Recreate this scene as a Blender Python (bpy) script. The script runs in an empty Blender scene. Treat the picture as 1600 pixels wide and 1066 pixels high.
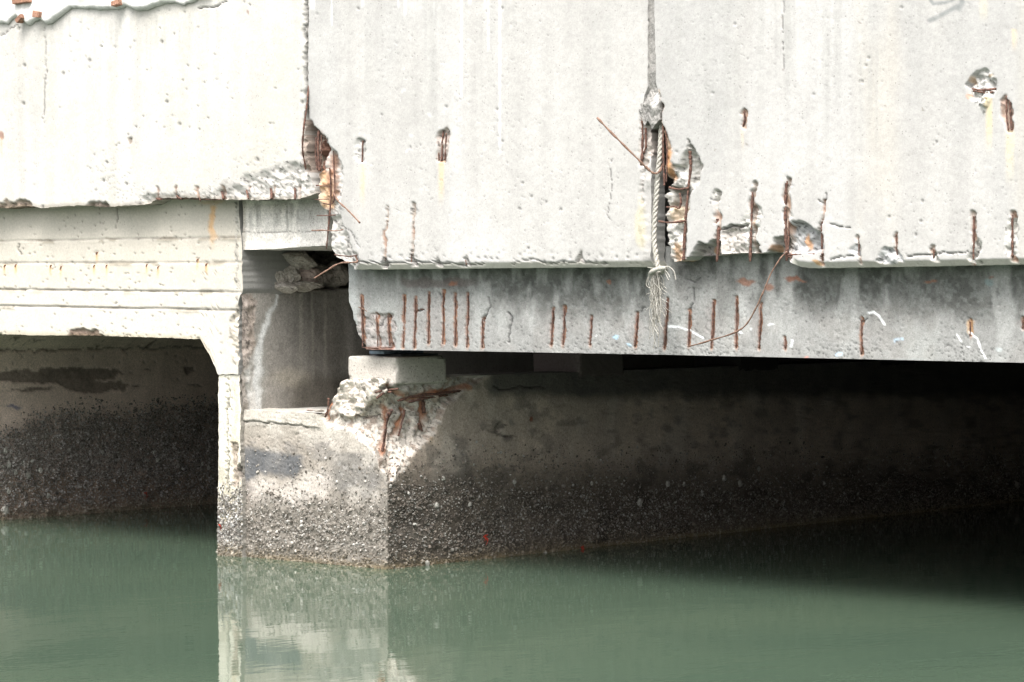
import bpy, math, random
import numpy as np
from mathutils import Vector, Matrix

random.seed(7)
rng = np.random.default_rng(7)
scene = bpy.context.scene
R = math.radians

# ------------------------------------------------------------------ camera
F = 4600.0                      # focal length in photo pixels (1600 wide)
ALPHA = R(41.0)                 # angle between the deck edge and the picture plane
PITCH = math.atan((533 - 440) / F)
cx, cy = 800.0, 533.0
right = np.array([math.cos(ALPHA), math.sin(ALPHA), 0.0])
fwd_h = np.array([-math.sin(ALPHA), math.cos(ALPHA), 0.0])
zup = np.array([0.0, 0.0, 1.0])
fwd = fwd_h * math.cos(PITCH) - zup * math.sin(PITCH)
upv = fwd_h * math.sin(PITCH) + zup * math.cos(PITCH)
def ray(u, v):
    u = np.asarray(u, float)[..., None]; v = np.asarray(v, float)[..., None]
    return fwd + right * (u - cx) / F - upv * (v - cy) / F
CAM = -ray(605, 890) * 14.5     # world origin: foot of the pier's corner, at the waterline
def on_y(u, v, y):
    d = ray(u, v); t = (y - CAM[1]) / d[..., 1]
    return CAM + d * t[..., None]
def on_x(u, v, x):
    d = ray(u, v); t = (x - CAM[0]) / d[..., 0]
    return CAM + d * t[..., None]
def on_z(u, v, z):
    d = ray(u, v); t = (z - CAM[2]) / d[..., 2]
    return CAM + d * t[..., None]
def proj(P):
    d = P - CAM
    z = d @ fwd
    return cx + F * (d @ right) / z, cy - F * (d @ upv) / z

cam_data = bpy.data.cameras.new('camera')
cam = bpy.data.objects.new('camera', cam_data)
scene.collection.objects.link(cam)
cam.location = CAM
rot = Matrix([[right[i], upv[i], -fwd[i]] for i in range(3)])
cam.rotation_euler = rot.to_euler()
cam_data.sensor_width = 36.0
cam_data.lens = F / 1600 * 36.0
cam_data.clip_end = 500
cam_data.dof.use_dof = False
scene.camera = cam

# ------------------------------------------------------------------ light
SUN_DIR = Vector((0.26, -0.64, 1.14)).normalized()     # towards the sun
elev = math.asin(SUN_DIR.z)
azim = math.atan2(SUN_DIR.x, SUN_DIR.y)
world = bpy.data.worlds.new('World'); scene.world = world; world.use_nodes = True
wn = world.node_tree; wn.nodes.clear()
sky = wn.nodes.new('ShaderNodeTexSky'); sky.sky_type = 'NISHITA'; sky.sun_disc = False
sky.sun_elevation = elev; sky.sun_rotation = azim
sky.air_density = 1.0; sky.dust_density = 6.0; sky.ozone_density = 1.0
hs = wn.nodes.new('ShaderNodeHueSaturation'); hs.inputs['Saturation'].default_value = 0.22
bg = wn.nodes.new('ShaderNodeBackground'); bg.inputs['Strength'].default_value = 0.15
wo = wn.nodes.new('ShaderNodeOutputWorld')
wn.links.new(sky.outputs[0], hs.inputs['Color']); wn.links.new(hs.outputs[0], bg.inputs['Color']); wn.links.new(bg.outputs[0], wo.inputs['Surface'])
sl = bpy.data.lights.new('sun', 'SUN'); sl.energy = 1.3; sl.angle = R(30); sl.color = (1.0, 0.965, 0.925)
so = bpy.data.objects.new('sun', sl); scene.collection.objects.link(so)
so.rotation_euler = SUN_DIR.to_track_quat('Z', 'Y').to_euler(); so.location = (6, -12, 14)
scene.view_settings.view_transform = 'Standard'
scene.view_settings.look = 'None'
scene.view_settings.exposure = 1.40
scene.view_settings.gamma = 1.0
scene.view_settings.use_curve_mapping = False

# ------------------------------------------------------------------ noise in numpy
def _h(ix, iy, s):
    ix = ix.astype(np.int64); iy = iy.astype(np.int64)
    h = (ix * 374761393 + iy * 668265263 + int(s) * 1442695041) & 0x7fffffff
    h = ((h ^ (h >> 13)) * 1274126177) & 0x7fffffff
    h = ((h ^ (h >> 16)) * 73244475) & 0x7fffffff
    return (h & 0xffffff) / float(0xffffff)
def vn(x, y, s=0):
    x = np.asarray(x, float); y = np.asarray(y, float)
    ix = np.floor(x); iy = np.floor(y); fx = x - ix; fy = y - iy
    fx = fx * fx * (3 - 2 * fx); fy = fy * fy * (3 - 2 * fy)
    a = _h(ix, iy, s); b = _h(ix + 1, iy, s); c = _h(ix, iy + 1, s); d = _h(ix + 1, iy + 1, s)
    return (a * (1 - fx) + b * fx) * (1 - fy) + (c * (1 - fx) + d * fx) * fy
def fbm(x, y, s=0, o=4):
    r = 0; a = 1; t = 0
    for k in range(o):
        r = r + a * vn(x * 2 ** k + 17.3 * k, y * 2 ** k - 9.1 * k, s + k); t += a; a *= .5
    return r / t                                    # 0..1
def worley(x, y, s=0):
    x = np.asarray(x, float); y = np.asarray(y, float)
    ix = np.floor(x); iy = np.floor(y)
    f1 = np.full(x.shape, 9.0); f2 = f1.copy(); cid = np.zeros(x.shape)
    for i in (-1, 0, 1):
        for j in (-1, 0, 1):
            jx = _h(ix + i, iy + j, s); jy = _h(ix + i, iy + j, s + 51); c = _h(ix + i, iy + j, s + 99)
            d = np.hypot(ix + i + jx - x, iy + j + jy - y)
            m = d < f1
            f2 = np.where(m, f1, np.minimum(f2, d)); cid = np.where(m, c, cid); f1 = np.where(m, d, f1)
    return f1, f2, cid
def sstep(a, b, x):
    t = np.clip((x - a) / (b - a), 0, 1); return t * t * (3 - 2 * t)
def seg_dist(U, V, a, b):
    ax, ay = a; bx, by = b
    dx, dy = bx - ax, by - ay; L = dx * dx + dy * dy + 1e-9
    t = np.clip(((U - ax) * dx + (V - ay) * dy) / L, 0, 1)
    return np.hypot(U - ax - t * dx, V - ay - t * dy)
def line_dist(U, V, pts):
    d = np.full(U.shape, 1e3)
    for a, b in zip(pts[:-1], pts[1:]): d = np.minimum(d, seg_dist(U, V, a, b))
    return d
def poly_sd(U, V, pts):                             # >0 inside
    d = line_dist(U, V, list(pts) + [pts[0]])
    ins = np.zeros(U.shape, bool)
    n = len(pts)
    for i in range(n):
        x1, y1 = pts[i]; x2, y2 = pts[(i + 1) % n]
        if y1 == y2: continue
        c = ((y1 > V) != (y2 > V)) & (U < (x2 - x1) * (V - y1) / (y2 - y1) + x1)
        ins ^= c
    return np.where(ins, d, -d)
def interp(pts):
    xs = [p[0] for p in pts]; ys = [p[1] for p in pts]
    return lambda q: np.interp(q, xs, ys)

# ------------------------------------------------------------------ object helpers
COL = scene.collection
ORG = {}
def mesh_from(name, V, Fc, mat, parent=None, col=None, smooth=True, origin=None, attr=None):
    V = np.asarray(V, float)
    if origin is None: origin = ORG.get(parent.name, (0, 0, 0)) if parent else (0, 0, 0)
    origin = np.asarray(origin, float)
    me = bpy.data.meshes.new(name)
    Fc = np.asarray(Fc, dtype=np.int32)
    k = Fc.shape[1]
    me.vertices.add(len(V)); me.vertices.foreach_set('co', (V - origin).astype(np.float32).ravel())
    me.loops.add(Fc.size); me.loops.foreach_set('vertex_index', Fc.ravel())
    me.polygons.add(len(Fc)); me.polygons.foreach_set('loop_start', np.arange(0, Fc.size, k, dtype=np.int32))
    me.polygons.foreach_set('loop_total', np.full(len(Fc), k, dtype=np.int32))
    me.polygons.foreach_set('use_smooth', np.full(len(Fc), bool(smooth)))
    me.update(calc_edges=True); me.validate()
    if col is not None:
        a = me.color_attributes.new('col', 'FLOAT_COLOR', 'POINT')
        c = np.ones((len(V), 4), np.float32); c[:, :3] = np.asarray(col).reshape(-1, 3)
        a.data.foreach_set('color', c.ravel())
    me.materials.append(mat)
    o = bpy.data.objects.new(name, me); COL.objects.link(o)
    if parent is None:
        o.location = origin
    else: o.parent = parent
    ORG[o.name] = tuple(origin)
    return o
def tag(o, label=None, cat=None, group=None, kind=None):
    if label: o['label'] = label
    if cat: o['category'] = cat
    if group: o['group'] = group
    if kind: o['kind'] = kind
    return o
def thing(name, label, cat, loc, group=None):
    o = bpy.data.objects.new(name, None); COL.objects.link(o); o.location = loc; o.empty_display_size = .1
    ORG[o.name] = tuple(loc)
    return tag(o, label, cat, group)
def grid_faces(n, m, flip=False):
    i = np.arange(n - 1)[:, None]; j = np.arange(m - 1)[None, :]
    a = i * m + j; q = np.stack([a, a + m, a + m + 1, a + 1], -1).reshape(-1, 4)
    return q[:, ::-1] if flip else q
def box(name, x0, x1, y0, y1, z0, z1, mat, parent=None, bevel=0.0, col=None):
    V = np.array([(x, y, z) for x in (x0, x1) for y in (y0, y1) for z in (z0, z1)], float)
    Fc = [(0, 1, 3, 2), (4, 6, 7, 5), (0, 4, 5, 1), (2, 3, 7, 6), (0, 2, 6, 4), (1, 5, 7, 3)]
    o = mesh_from(name, V, Fc, mat, parent, col=None if col is None else np.tile(col, (8, 1)), smooth=False,
                  origin=None if parent else ((x0 + x1) / 2, (y0 + y1) / 2, z0))
    if bevel:
        b = o.modifiers.new('bevel', 'BEVEL'); b.width = bevel; b.segments = 2
    return o
def catmull(pts, n):
    P = np.asarray(pts, float)
    if len(P) == 2:
        return P[0] + (P[1] - P[0]) * np.linspace(0, 1, n)[:, None]
    Q = np.vstack([2 * P[0] - P[1], P, 2 * P[-1] - P[-2]])
    out = []
    t = np.linspace(0, len(P) - 1 - 1e-6, n)
    for tt in t:
        i = int(tt); f = tt - i; p0, p1, p2, p3 = Q[i:i + 4]
        out.append(.5 * ((2 * p1) + (-p0 + p2) * f + (2 * p0 - 5 * p1 + 4 * p2 - p3) * f * f + (-p0 + 3 * p1 - 3 * p2 + p3) * f ** 3))
    return np.array(out)
def tube_arrays(P, rad, sides=7, phase=0.0, flat=1.0):
    P = np.asarray(P, float); n = len(P)
    rad = np.broadcast_to(np.asarray(rad, float), (n,))
    T = np.gradient(P, axis=0); T /= np.linalg.norm(T, axis=1)[:, None] + 1e-9
    ref = np.array([.31, -.9, .3]); ref /= np.linalg.norm(ref)
    A = np.cross(T, ref); A /= np.linalg.norm(A, axis=1)[:, None] + 1e-9
    B = np.cross(T, A)
    th = np.arange(sides) * 2 * math.pi / sides + phase
    V = P[:, None] + rad[:, None, None] * (np.cos(th)[None, :, None] * A[:, None] + flat * np.sin(th)[None, :, None] * B[:, None])
    V = V.reshape(-1, 3)
    i = np.arange(n - 1)[:, None]; j = np.arange(sides)[None, :]; j2 = (j + 1) % sides
    Fq = np.stack([i * sides + j, i * sides + j2, (i + 1) * sides + j2, (i + 1) * sides + j], -1).reshape(-1, 4)
    k = len(V); V = np.vstack([V, P[:1], P[-1:]])
    c0 = [(k, k, (jj + 1) % sides, jj) for jj in range(sides)]
    base = (n - 1) * sides
    c1 = [(k + 1, k + 1, base + jj, base + (jj + 1) % sides) for jj in range(sides)]
    return V, Fq, c0, c1
def tri(F4):
    F4 = np.asarray(F4); return np.vstack([F4[:, [0, 1, 2]], F4[:, [0, 2, 3]]])
def tube(name, P, rad, mat, parent, sides=8, flat=1.0):
    V, Fq, c0, c1 = tube_arrays(P, rad, sides, flat=flat)
    Ft = np.vstack([tri(Fq), np.array(c0)[:, [0, 2, 3]], np.array(c1)[:, [0, 2, 3]]])
    return mesh_from(name, V, Ft, mat, parent)
def bar(parent, pts, rpx, plane='y', c=0.0, off=None, ribs=True, name='rebar', label=None, seed=0, mat=None, wob=.4, flat=1.0):
    """a rusted bar through points read off the photograph, laid in the plane y = c (or x = c)"""
    n = max(10, int(sum(math.hypot(b[0] - a[0], b[1] - a[1]) for a, b in zip(pts[:-1], pts[1:])) / 2.2))
    Q = catmull(pts, n)
    if off is None: off = [0.0, 0.0]
    o = np.interp(np.linspace(0, 1, n), np.linspace(0, 1, len(off)), off)
    f = on_y if plane == 'y' else on_x
    sgn = 1
    k = np.arange(n)
    Q = Q + wob * (np.stack([vn(k * .21, k * 0, seed), vn(k * .21, k * 0 + 5, seed)], -1) - .5)
    P = np.array([f(q[0], q[1], c + oo) for q, oo in zip(Q, o)]).reshape(-1, 3)
    r = rpx * .00316 * .74 * (0.62 + .7 * vn(k * .45, k * 0, seed + 3))
    if ribs: r = r * (1 + .13 * (k % 3 == 0))
    b = tube(name, P, r, mat or M['rust'], parent, 7, flat=flat)
    if label: b['label'] = label
    return b

# ------------------------------------------------------------------ materials
M = {}
def nd(nt, t, **kw):
    n = nt.nodes.new(t)
    for k, v in kw.items(): setattr(n, k, v)
    return n
def concrete_mat(name, grain=.22, bump=.25, rough=.93, spk=.5, scale=1.0, fixed=None, fleck=.12, spkt=.80):
    m = bpy.data.materials.new(name); m.use_nodes = True; nt = m.node_tree; L = nt.links
    b = nt.nodes['Principled BSDF']; b.inputs['Roughness'].default_value = rough
    b.inputs['Specular IOR Level'].default_value = .25
    geo = nd(nt, 'ShaderNodeNewGeometry')
    if fixed is None:
        base = nd(nt, 'ShaderNodeAttribute', attribute_name='col'); bo = base.outputs['Color']
    else:
        base = nd(nt, 'ShaderNodeRGB'); base.outputs[0].default_value = (*fixed, 1); bo = base.outputs[0]
    def noise(sc, det=4, ro=.6):
        n = nd(nt, 'ShaderNodeTexNoise'); n.inputs['Scale'].default_value = sc; n.inputs['Detail'].default_value = det
        n.inputs['Roughness'].default_value = ro; L.new(geo.outputs['Position'], n.inputs['Vector']); return n
    n1 = noise(70 * scale, 6, .7); n2 = noise(9 * scale, 4)
    n3 = noise(260 * scale, 2)
    r1 = nd(nt, 'ShaderNodeMapRange'); L.new(n1.outputs[0], r1.inputs[0])
    r1.inputs[1].default_value = .3; r1.inputs[2].default_value = .7; r1.inputs[3].default_value = 1 - grain; r1.inputs[4].default_value = 1 + grain
    r2 = nd(nt, 'ShaderNodeMapRange'); L.new(n2.outputs[0], r2.inputs[0])
    r2.inputs[1].default_value = .3; r2.inputs[2].default_value = .7; r2.inputs[3].default_value = 1 - grain * .5; r2.inputs[4].default_value = 1 + grain * .5
    mu = nd(nt, 'ShaderNodeMath', operation='MULTIPLY'); L.new(r1.outputs[0], mu.inputs[0]); L.new(r2.outputs[0], mu.inputs[1])
    # sparse dark pores
    v = nd(nt, 'ShaderNodeTexVoronoi'); v.inputs['Scale'].default_value = 55 * scale; L.new(geo.outputs['Position'], v.inputs['Vector'])
    pr = nd(nt, 'ShaderNodeMapRange'); L.new(v.outputs['Distance'], pr.inputs[0]); pr.inputs[1].default_value = .10; pr.inputs[2].default_value = .22
    pr.inputs[3].default_value = 1 - spk; pr.inputs[4].default_value = 1
    sep = nd(nt, 'ShaderNodeSeparateColor'); L.new(v.outputs['Color'], sep.inputs[0])
    gt = nd(nt, 'ShaderNodeMath', operation='GREATER_THAN'); L.new(sep.outputs[0], gt.inputs[0]); gt.inputs[1].default_value = spkt
    mx = nd(nt, 'ShaderNodeMix', data_type='FLOAT'); L.new(gt.outputs[0], mx.inputs[0]); mx.inputs[2].default_value = 1; L.new(pr.outputs[0], mx.inputs[3])
    mu2 = nd(nt, 'ShaderNodeMath', operation='MULTIPLY'); L.new(mu.outputs[0], mu2.inputs[0]); L.new(mx.outputs[0], mu2.inputs[1])
    n4 = noise(150 * scale, 3, .65)
    fl = nd(nt, 'ShaderNodeMapRange'); L.new(n4.outputs[0], fl.inputs[0]); fl.inputs[1].default_value = .56; fl.inputs[2].default_value = .66; fl.inputs[3].default_value = 1; fl.inputs[4].default_value = 1 - fleck
    fh = nd(nt, 'ShaderNodeMapRange'); L.new(n4.outputs[0], fh.inputs[0]); fh.inputs[1].default_value = .36; fh.inputs[2].default_value = .44; fh.inputs[3].default_value = 1 + fleck * .7; fh.inputs[4].default_value = 1
    m5 = nd(nt, 'ShaderNodeMath', operation='MULTIPLY'); L.new(fl.outputs[0], m5.inputs[0]); L.new(fh.outputs[0], m5.inputs[1])
    m6 = nd(nt, 'ShaderNodeMath', operation='MULTIPLY'); L.new(m5.outputs[0], m6.inputs[0]); L.new(mu2.outputs[0], m6.inputs[1]); mu2 = m6
    vm = nd(nt, 'ShaderNodeVectorMath', operation='SCALE'); L.new(bo, vm.inputs[0]); L.new(mu2.outputs[0], vm.inputs['Scale'])
    L.new(vm.outputs[0], b.inputs['Base Color'])
    ad = nd(nt, 'ShaderNodeMath', operation='ADD'); L.new(n1.outputs[0], ad.inputs[0])
    s3 = nd(nt, 'ShaderNodeMath', operation='MULTIPLY'); L.new(n3.outputs[0], s3.inputs[0]); s3.inputs[1].default_value = .5; L.new(s3.outputs[0], ad.inputs[1])
    bp = nd(nt, 'ShaderNodeBump'); bp.inputs['Strength'].default_value = bump; bp.inputs['Distance'].default_value = .006 / scale
    L.new(ad.outputs[0], bp.inputs['Height']); L.new(bp.outputs[0], b.inputs['Normal'])
    M[name] = m; return m
concrete_mat('weathered_concrete', grain=.10, bump=.13, spk=.35, fleck=.10)
concrete_mat('broken_concrete', grain=.3, bump=.5, fleck=.3)
concrete_mat('beam_concrete', grain=.20, bump=.15, spk=.35, fleck=.25)
concrete_mat('pier_concrete', grain=.22, bump=.35, fleck=.35)
concrete_mat('plain_concrete', fixed=(.30, .285, .26))
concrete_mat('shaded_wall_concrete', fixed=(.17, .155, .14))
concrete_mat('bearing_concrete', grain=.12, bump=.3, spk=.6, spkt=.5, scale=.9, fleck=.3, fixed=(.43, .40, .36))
concrete_mat('stone_rubble', grain=.35, bump=.6, fixed=(.36, .33, .29), fleck=.3)
concrete_mat('brick_clay', grain=.4, bump=.6, fleck=.4, fixed=(.30, .165, .115))
concrete_mat('shell', grain=.25, bump=.3, spk=0, rough=.6)
def simple(name, c1, c2, sc, rough=.8, metal=0, bump=.4, dist=.003):
    m = bpy.data.materials.new(name); m.use_nodes = True; nt = m.node_tree; L = nt.links
    b = nt.nodes['Principled BSDF']; b.inputs['Roughness'].default_value = rough; b.inputs['Metallic'].default_value = metal
    b.inputs['Specular IOR Level'].default_value = .3
    geo = nd(nt, 'ShaderNodeNewGeometry'); n = nd(nt, 'ShaderNodeTexNoise'); n.inputs['Scale'].default_value = sc; n.inputs['Detail'].default_value = 6
    L.new(geo.outputs['Position'], n.inputs['Vector'])
    cr = nd(nt, 'ShaderNodeValToRGB'); cr.color_ramp.elements[0].position = .35; cr.color_ramp.elements[1].position = .65
    cr.color_ramp.elements[0].color = (*c1, 1); cr.color_ramp.elements[1].color = (*c2, 1)
    L.new(n.outputs[0], cr.inputs[0]); L.new(cr.outputs[0], b.inputs['Base Color'])
    bp = nd(nt, 'ShaderNodeBump'); bp.inputs['Strength'].default_value = bump; bp.inputs['Distance'].default_value = dist
    L.new(n.outputs[0], bp.inputs['Height']); L.new(bp.outputs[0], b.inputs['Normal'])
    M[name] = m; return m
simple('rust', (.055, .032, .027), (.165, .088, .065), 90, .9, 0, .8, .004)
simple('rust_light', (.12, .070, .052), (.24, .15, .11), 70, .85, 0, .6)
simple('rope_fibre', (.25, .235, .20), (.46, .44, .40), 160, .95, 0, .8)
simple('rubber', (.02, .022, .025), (.04, .042, .045), 40, .7)
simple('blue_shim', (.08, .11, .15), (.17, .21, .26), 40, .6)
simple('red_weed', (.25, .015, .012), (.42, .06, .03), 120, .6)
simple('mortar', (.50, .50, .50), (.66, .65, .63), 30, .9, 0, .5, .01)

wm = bpy.data.materials.new('murky_water'); wm.use_nodes = True; nt = wm.node_tree; L = nt.links
b = nt.nodes['Principled BSDF']; b.inputs['Roughness'].default_value = .025; b.inputs['IOR'].default_value = 1.33
geo = nd(nt, 'ShaderNodeNewGeometry')
n0 = nd(nt, 'ShaderNodeTexNoise'); n0.inputs['Scale'].default_value = .55; n0.inputs['Detail'].default_value = 3; L.new(geo.outputs['Position'], n0.inputs['Vector'])
cr = nd(nt, 'ShaderNodeValToRGB'); cr.color_ramp.elements[0].position = .3; cr.color_ramp.elements[1].position = .7
cr.color_ramp.elements[0].color = (.056, .086, .060, 1); cr.color_ramp.elements[1].color = (.072, .104, .070, 1)
L.new(n0.outputs[0], cr.inputs[0]); L.new(cr.outputs[0], b.inputs['Base Color'])
mp = nd(nt, 'ShaderNodeMapping'); mp.inputs['Rotation'].default_value = (0, 0, -ALPHA); mp.inputs['Scale'].default_value = (1.0, .55, 1)
L.new(geo.outputs['Position'], mp.inputs['Vector'])
w1 = nd(nt, 'ShaderNodeTexNoise'); w1.inputs['Scale'].default_value = 4.5; w1.inputs['Detail'].default_value = 3; w1.inputs['Roughness'].default_value = .45; L.new(mp.outputs[0], w1.inputs['Vector'])
w2 = nd(nt, 'ShaderNodeTexNoise'); w2.inputs['Scale'].default_value = 26; w2.inputs['Detail'].default_value = 2; L.new(mp.outputs[0], w2.inputs['Vector'])
b1 = nd(nt, 'ShaderNodeBump'); b1.inputs['Strength'].default_value = 1; b1.inputs['Distance'].default_value = .0016; L.new(w1.outputs[0], b1.inputs['Height'])
b2 = nd(nt, 'ShaderNodeBump'); b2.inputs['Strength'].default_value = 1; b2.inputs['Distance'].default_value = .00022; L.new(w2.outputs[0], b2.inputs['Height']); L.new(b1.outputs[0], b2.inputs['Normal'])
L.new(b2.outputs[0], b.inputs['Normal'])
M['water'] = wm

# ------------------------------------------------------------------ planes of the place
YD = -0.15        # face of the deck edge slabs
YF = -0.03        # face of the old cream frame
YB = -0.02        # face of the grey bridge beam
XW = float(on_y(378., 600., YF)[0])          # end wall of the old frame, towards the new pier
XL = float(on_z(170., 800., 0.)[0])          # wall of the culvert on the left

# water
wv = [(-80, -80, 0), (80, -80, 0), (80, 60, 0), (-80, 60, 0)]
tag(mesh_from('water', wv, [(0, 1, 2, 3)], M['water'], smooth=False), kind='structure')

# ------------------------------------------------------------------ a broken concrete face
class Face:
    """A sheet of vertices on a real plane; (U, V) are only where each vertex shows in the photograph, used to place
    breaks, bars and stains; D is how deep each vertex is pushed into the wall."""
    def __init__(s, U, V, P, inward, base, seed=0):
        s.U, s.V, s.P, s.seed = U, V, P, seed
        s.inward = np.broadcast_to(np.asarray(inward, float), P.shape)
        s.D = np.zeros(U.shape); s.C = np.ones(U.shape + (3,)) * np.asarray(base)
        s.a = P[..., 0] * 1.0 + P[..., 1] * 1.0; s.b = P[..., 2]
        s.wu = U + 13 * (fbm(s.a * 20, s.b * 20, seed + 5, 5) - .5)
        s.wv = V + 13 * (fbm(s.a * 20 + 40, s.b * 20, seed + 9, 5) - .5)
        f1, f2, cid = worley(s.a * 46 + 2 * s.b, s.b * 50, seed + 11)
        g1, g2, gid = worley(s.a * 105, s.b * 110, seed + 13)
        n = fbm(s.a * 14, s.b * 14, seed + 15, 5)
        rg = 1 - 2 * np.abs(fbm(s.a * 9 + .7 * s.b, s.b * 12, seed + 17, 5) - .5)
        s.rough = (cid - .5) * .35 + (f1 - .4) * .12 + (gid - .5) * .42 + (n - .5) * 2.4 + (rg - .82) * 1.8
        s.agg = .86 + .24 * cid * (f2 - f1 > .06) + .34 * (gid - .5) - .45 * (gid < .09)
        s.crev = np.clip(1 - (f2 - f1) * 5, 0, 1)
    def paint(s, m, c, k=1.0):
        m = np.clip(m * k, 0, 1)[..., None]; s.C = s.C * (1 - m) + np.asarray(c) * m
    def mul(s, m, f):
        m = np.clip(m, 0, 1)[..., None]; s.C = s.C * (1 - m + np.asarray(f) * m)
    def blotch(s, c, sc=5, thr=.55, k=.5, seed=0, aniso=1.0, region=1.0, soft=.08):
        n = fbm(s.a * sc, s.b * sc / aniso, s.seed + 300 + seed, 5)
        s.paint(sstep(thr - soft, thr + soft, n) * region, c, k)
    def mottle(s, amt=.06, streak=.06, sc=2.2):
        n = fbm(s.a * sc, s.b * sc, s.seed + 21, 5) - .5
        k = fbm(s.a * 16, s.b * .9, s.seed + 25, 4) - .5
        s.C *= (1 + 2 * amt * n + 2 * streak * k)[..., None]
        s.D += .0015 * (fbm(s.a * 30, s.b * 30, s.seed + 27, 3) - .5) + .006 * (fbm(s.a * 1.5, s.b * 1.5, s.seed + 29, 3) - .5)
    def pits(s, density=.25, sc=30, depth=.007, col=.55, region=None):
        f1, f2, cid = worley(s.a * sc, s.b * sc, s.seed + 31)
        cl = fbm(s.a * 3, s.b * 3, s.seed + 33, 3)
        m = (1 - sstep(.10, .26, f1)) * (cid > 1 - density * sstep(.35, .7, cl) * 1.6)
        if region is not None: m = m * region
        s.D += depth * m; s.mul(m, col)
    def spall(s, pts, depth, c=(.40, .385, .365), rough=.016, soft=4.0, dirty=.0, k=1.0):
        sd = poly_sd(s.wu, s.wv, pts)
        m = sstep(-.5, soft, sd); mi = sstep(-.8, .8, sd)
        s.D += m * (depth + rough * s.rough)
        s.C = s.C * (1 - mi[..., None] * k) + (np.asarray(c) * s.agg[..., None]) * mi[..., None] * k
        s.mul(mi * s.crev * .35, (.8, .75, .7))
        if dirty: s.mul(mi * sstep(.4, .7, fbm(s.a * 20, s.b * 20, s.seed + 41)) , 1 - dirty)
        return mi
    def slot(s, pts, w, depth=.02, c=(.36, .31, .27), rust=.6, jag=1.0):
        d = line_dist(s.U + (s.wu - s.U) * jag, s.V + (s.wv - s.V) * .6, pts)
        w2 = w * (.6 + .9 * fbm(s.a * 26, s.b * 26, s.seed + 43, 3))
        m = 1 - sstep(w2 * .55, w2 * 1.05, d)
        s.D += m * (depth + .006 * s.rough)
        s.C = s.C * (1 - m[..., None]) + (np.asarray(c) * s.agg[..., None]) * m[..., None]
        if rust:
            mm = m * sstep(.35, .65, fbm(s.a * 30, s.b * 12, s.seed + 45, 3)) * rust
            s.paint(mm, (.27, .14, .085))
    def crack(s, pts, w=1.0, depth=.012):
        d = line_dist(s.U + (s.wu - s.U) * .8, s.V + (s.wv - s.V) * .8, pts)
        m = 1 - sstep(w * .6, w * 1.5, d); s.D += depth * m; s.mul(m, .45)
    def streak(s, u, v0, v1, w, c, k=.5):
        h = np.clip((s.V - v0) / (v1 - v0), 0, 1)
        m = (1 - sstep(w * .4, w * 1.0, np.abs(s.U - u - 1.5 * (vn(s.V * .05, s.V * 0, int(u)) - .5)))) * (s.V > v0) * (1 - sstep(.3, 1, h)) * (.6 + .6 * vn(s.U * .6, s.V * .05, 3))
        s.paint(m, c, k)
    def dab(s, u, v, ru, rv, c, k=1.0, jag=1.0):
        d = np.hypot((s.U + (s.wu - s.U) * jag - u) / ru, (s.V + (s.wv - s.V) * jag - v) / rv)
        s.paint(1 - sstep(.6, 1.1, d), c, k)
    def final(s): return s.P + s.inward * s.D[..., None]
    def build(s, name, mat, parent, thick=.22, sides='lrtb', flip=False, label=None, edge_col=None, thick_e={}):
        """close the sheet with edge strips running into the wall"""
        A = s.final(); n, m = s.U.shape
        V = [A.reshape(-1, 3)]; Cc = [s.C.reshape(-1, 3)]; Fs = [grid_faces(n, m, flip)]
        k = n * m
        edges = {'b': (A[:, -1], s.C[:, -1], s.inward[:, -1], s.a[:, -1]), 't': (A[:, 0], s.C[:, 0], s.inward[:, 0], s.a[:, 0]),
                 'l': (A[0], s.C[0], s.inward[0], s.b[0]), 'r': (A[-1], s.C[-1], s.inward[-1], s.b[-1])}
        for e in sides:
            E, Ce, I, par = edges[e]; q = len(E)
            if edge_col and e in edge_col: Ce = np.ones_like(Ce) * np.array(edge_col[e]) * (.85 + .3 * fbm(par * 9, par * 0, 3, 4))[:, None]
            rows = 6; lay = [E]; lc = [Ce]
            for r_ in range(1, rows):
                t = (r_ / (rows - 1)) ** 1.3 * thick_e.get(e, thick)
                nz = .010 * (fbm(par * 30, par * 0 + t * 30, s.seed + 61, 3) - .5)
                jit = np.zeros_like(E)
                if e in 'bt': jit[:, 2] = nz
                else: jit += (np.roll(np.asarray(I), 1, axis=1) * nz[:, None])
                lay.append(E + I * t + jit * (r_ < rows - 1)); lc.append(Ce * .92)
            G = np.stack(lay, 1); V.append(G.reshape(-1, 3)); Cc.append(np.stack(lc, 1).reshape(-1, 3))
            Fs.append(grid_faces(q, rows, (e in 'bl') != flip) + k); k += q * rows
        o = mesh_from(name, np.vstack(V), np.vstack(Fs), mat, parent, col=np.vstack(Cc))
        if label: o['label'] = label
        return o

def px_grid(u, step, top, bot, left=None, right_=None, vstep=None):
    """photo positions of a sheet bounded by four outlines"""
    u0, u1 = u
    nu = int((u1 - u0) / step) + 1
    un = np.linspace(u0, u1, nu)
    vmax = max(np.max(bot(un) - top(un)), 4); nv = int(vmax / (vstep or step)) + 1
    t = np.linspace(0, 1, nv)[None, :]
    U = np.repeat(un[:, None], nv, 1)
    for it in range(3):
        V = top(U[:, :1]) * (1 - t) + bot(U[:, -1:] if it == 0 else U) * t if it == 0 else top(U) * (1 - t) + bot(U) * t
        if left is not None or right_ is not None:
            s_ = ((un - u0) / (u1 - u0))[:, None]
            l = left(V) if left is not None else u0; r = right_(V) if right_ is not None else u1
            U = l + (r - l) * s_
    return U, V
def const(v): return lambda q: np.zeros_like(np.asarray(q, float)) + v
def jagged(pts, amp=1.5, f=.25, seed=0):
    g = interp(pts)
    return lambda q: g(q) + amp * 2 * (fbm(np.asarray(q) * f, np.asarray(q) * 0 + seed, seed, 4) - .5)

RUST = (.22, .11, .07); ORANGE = (.50, .27, .13)
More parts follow.
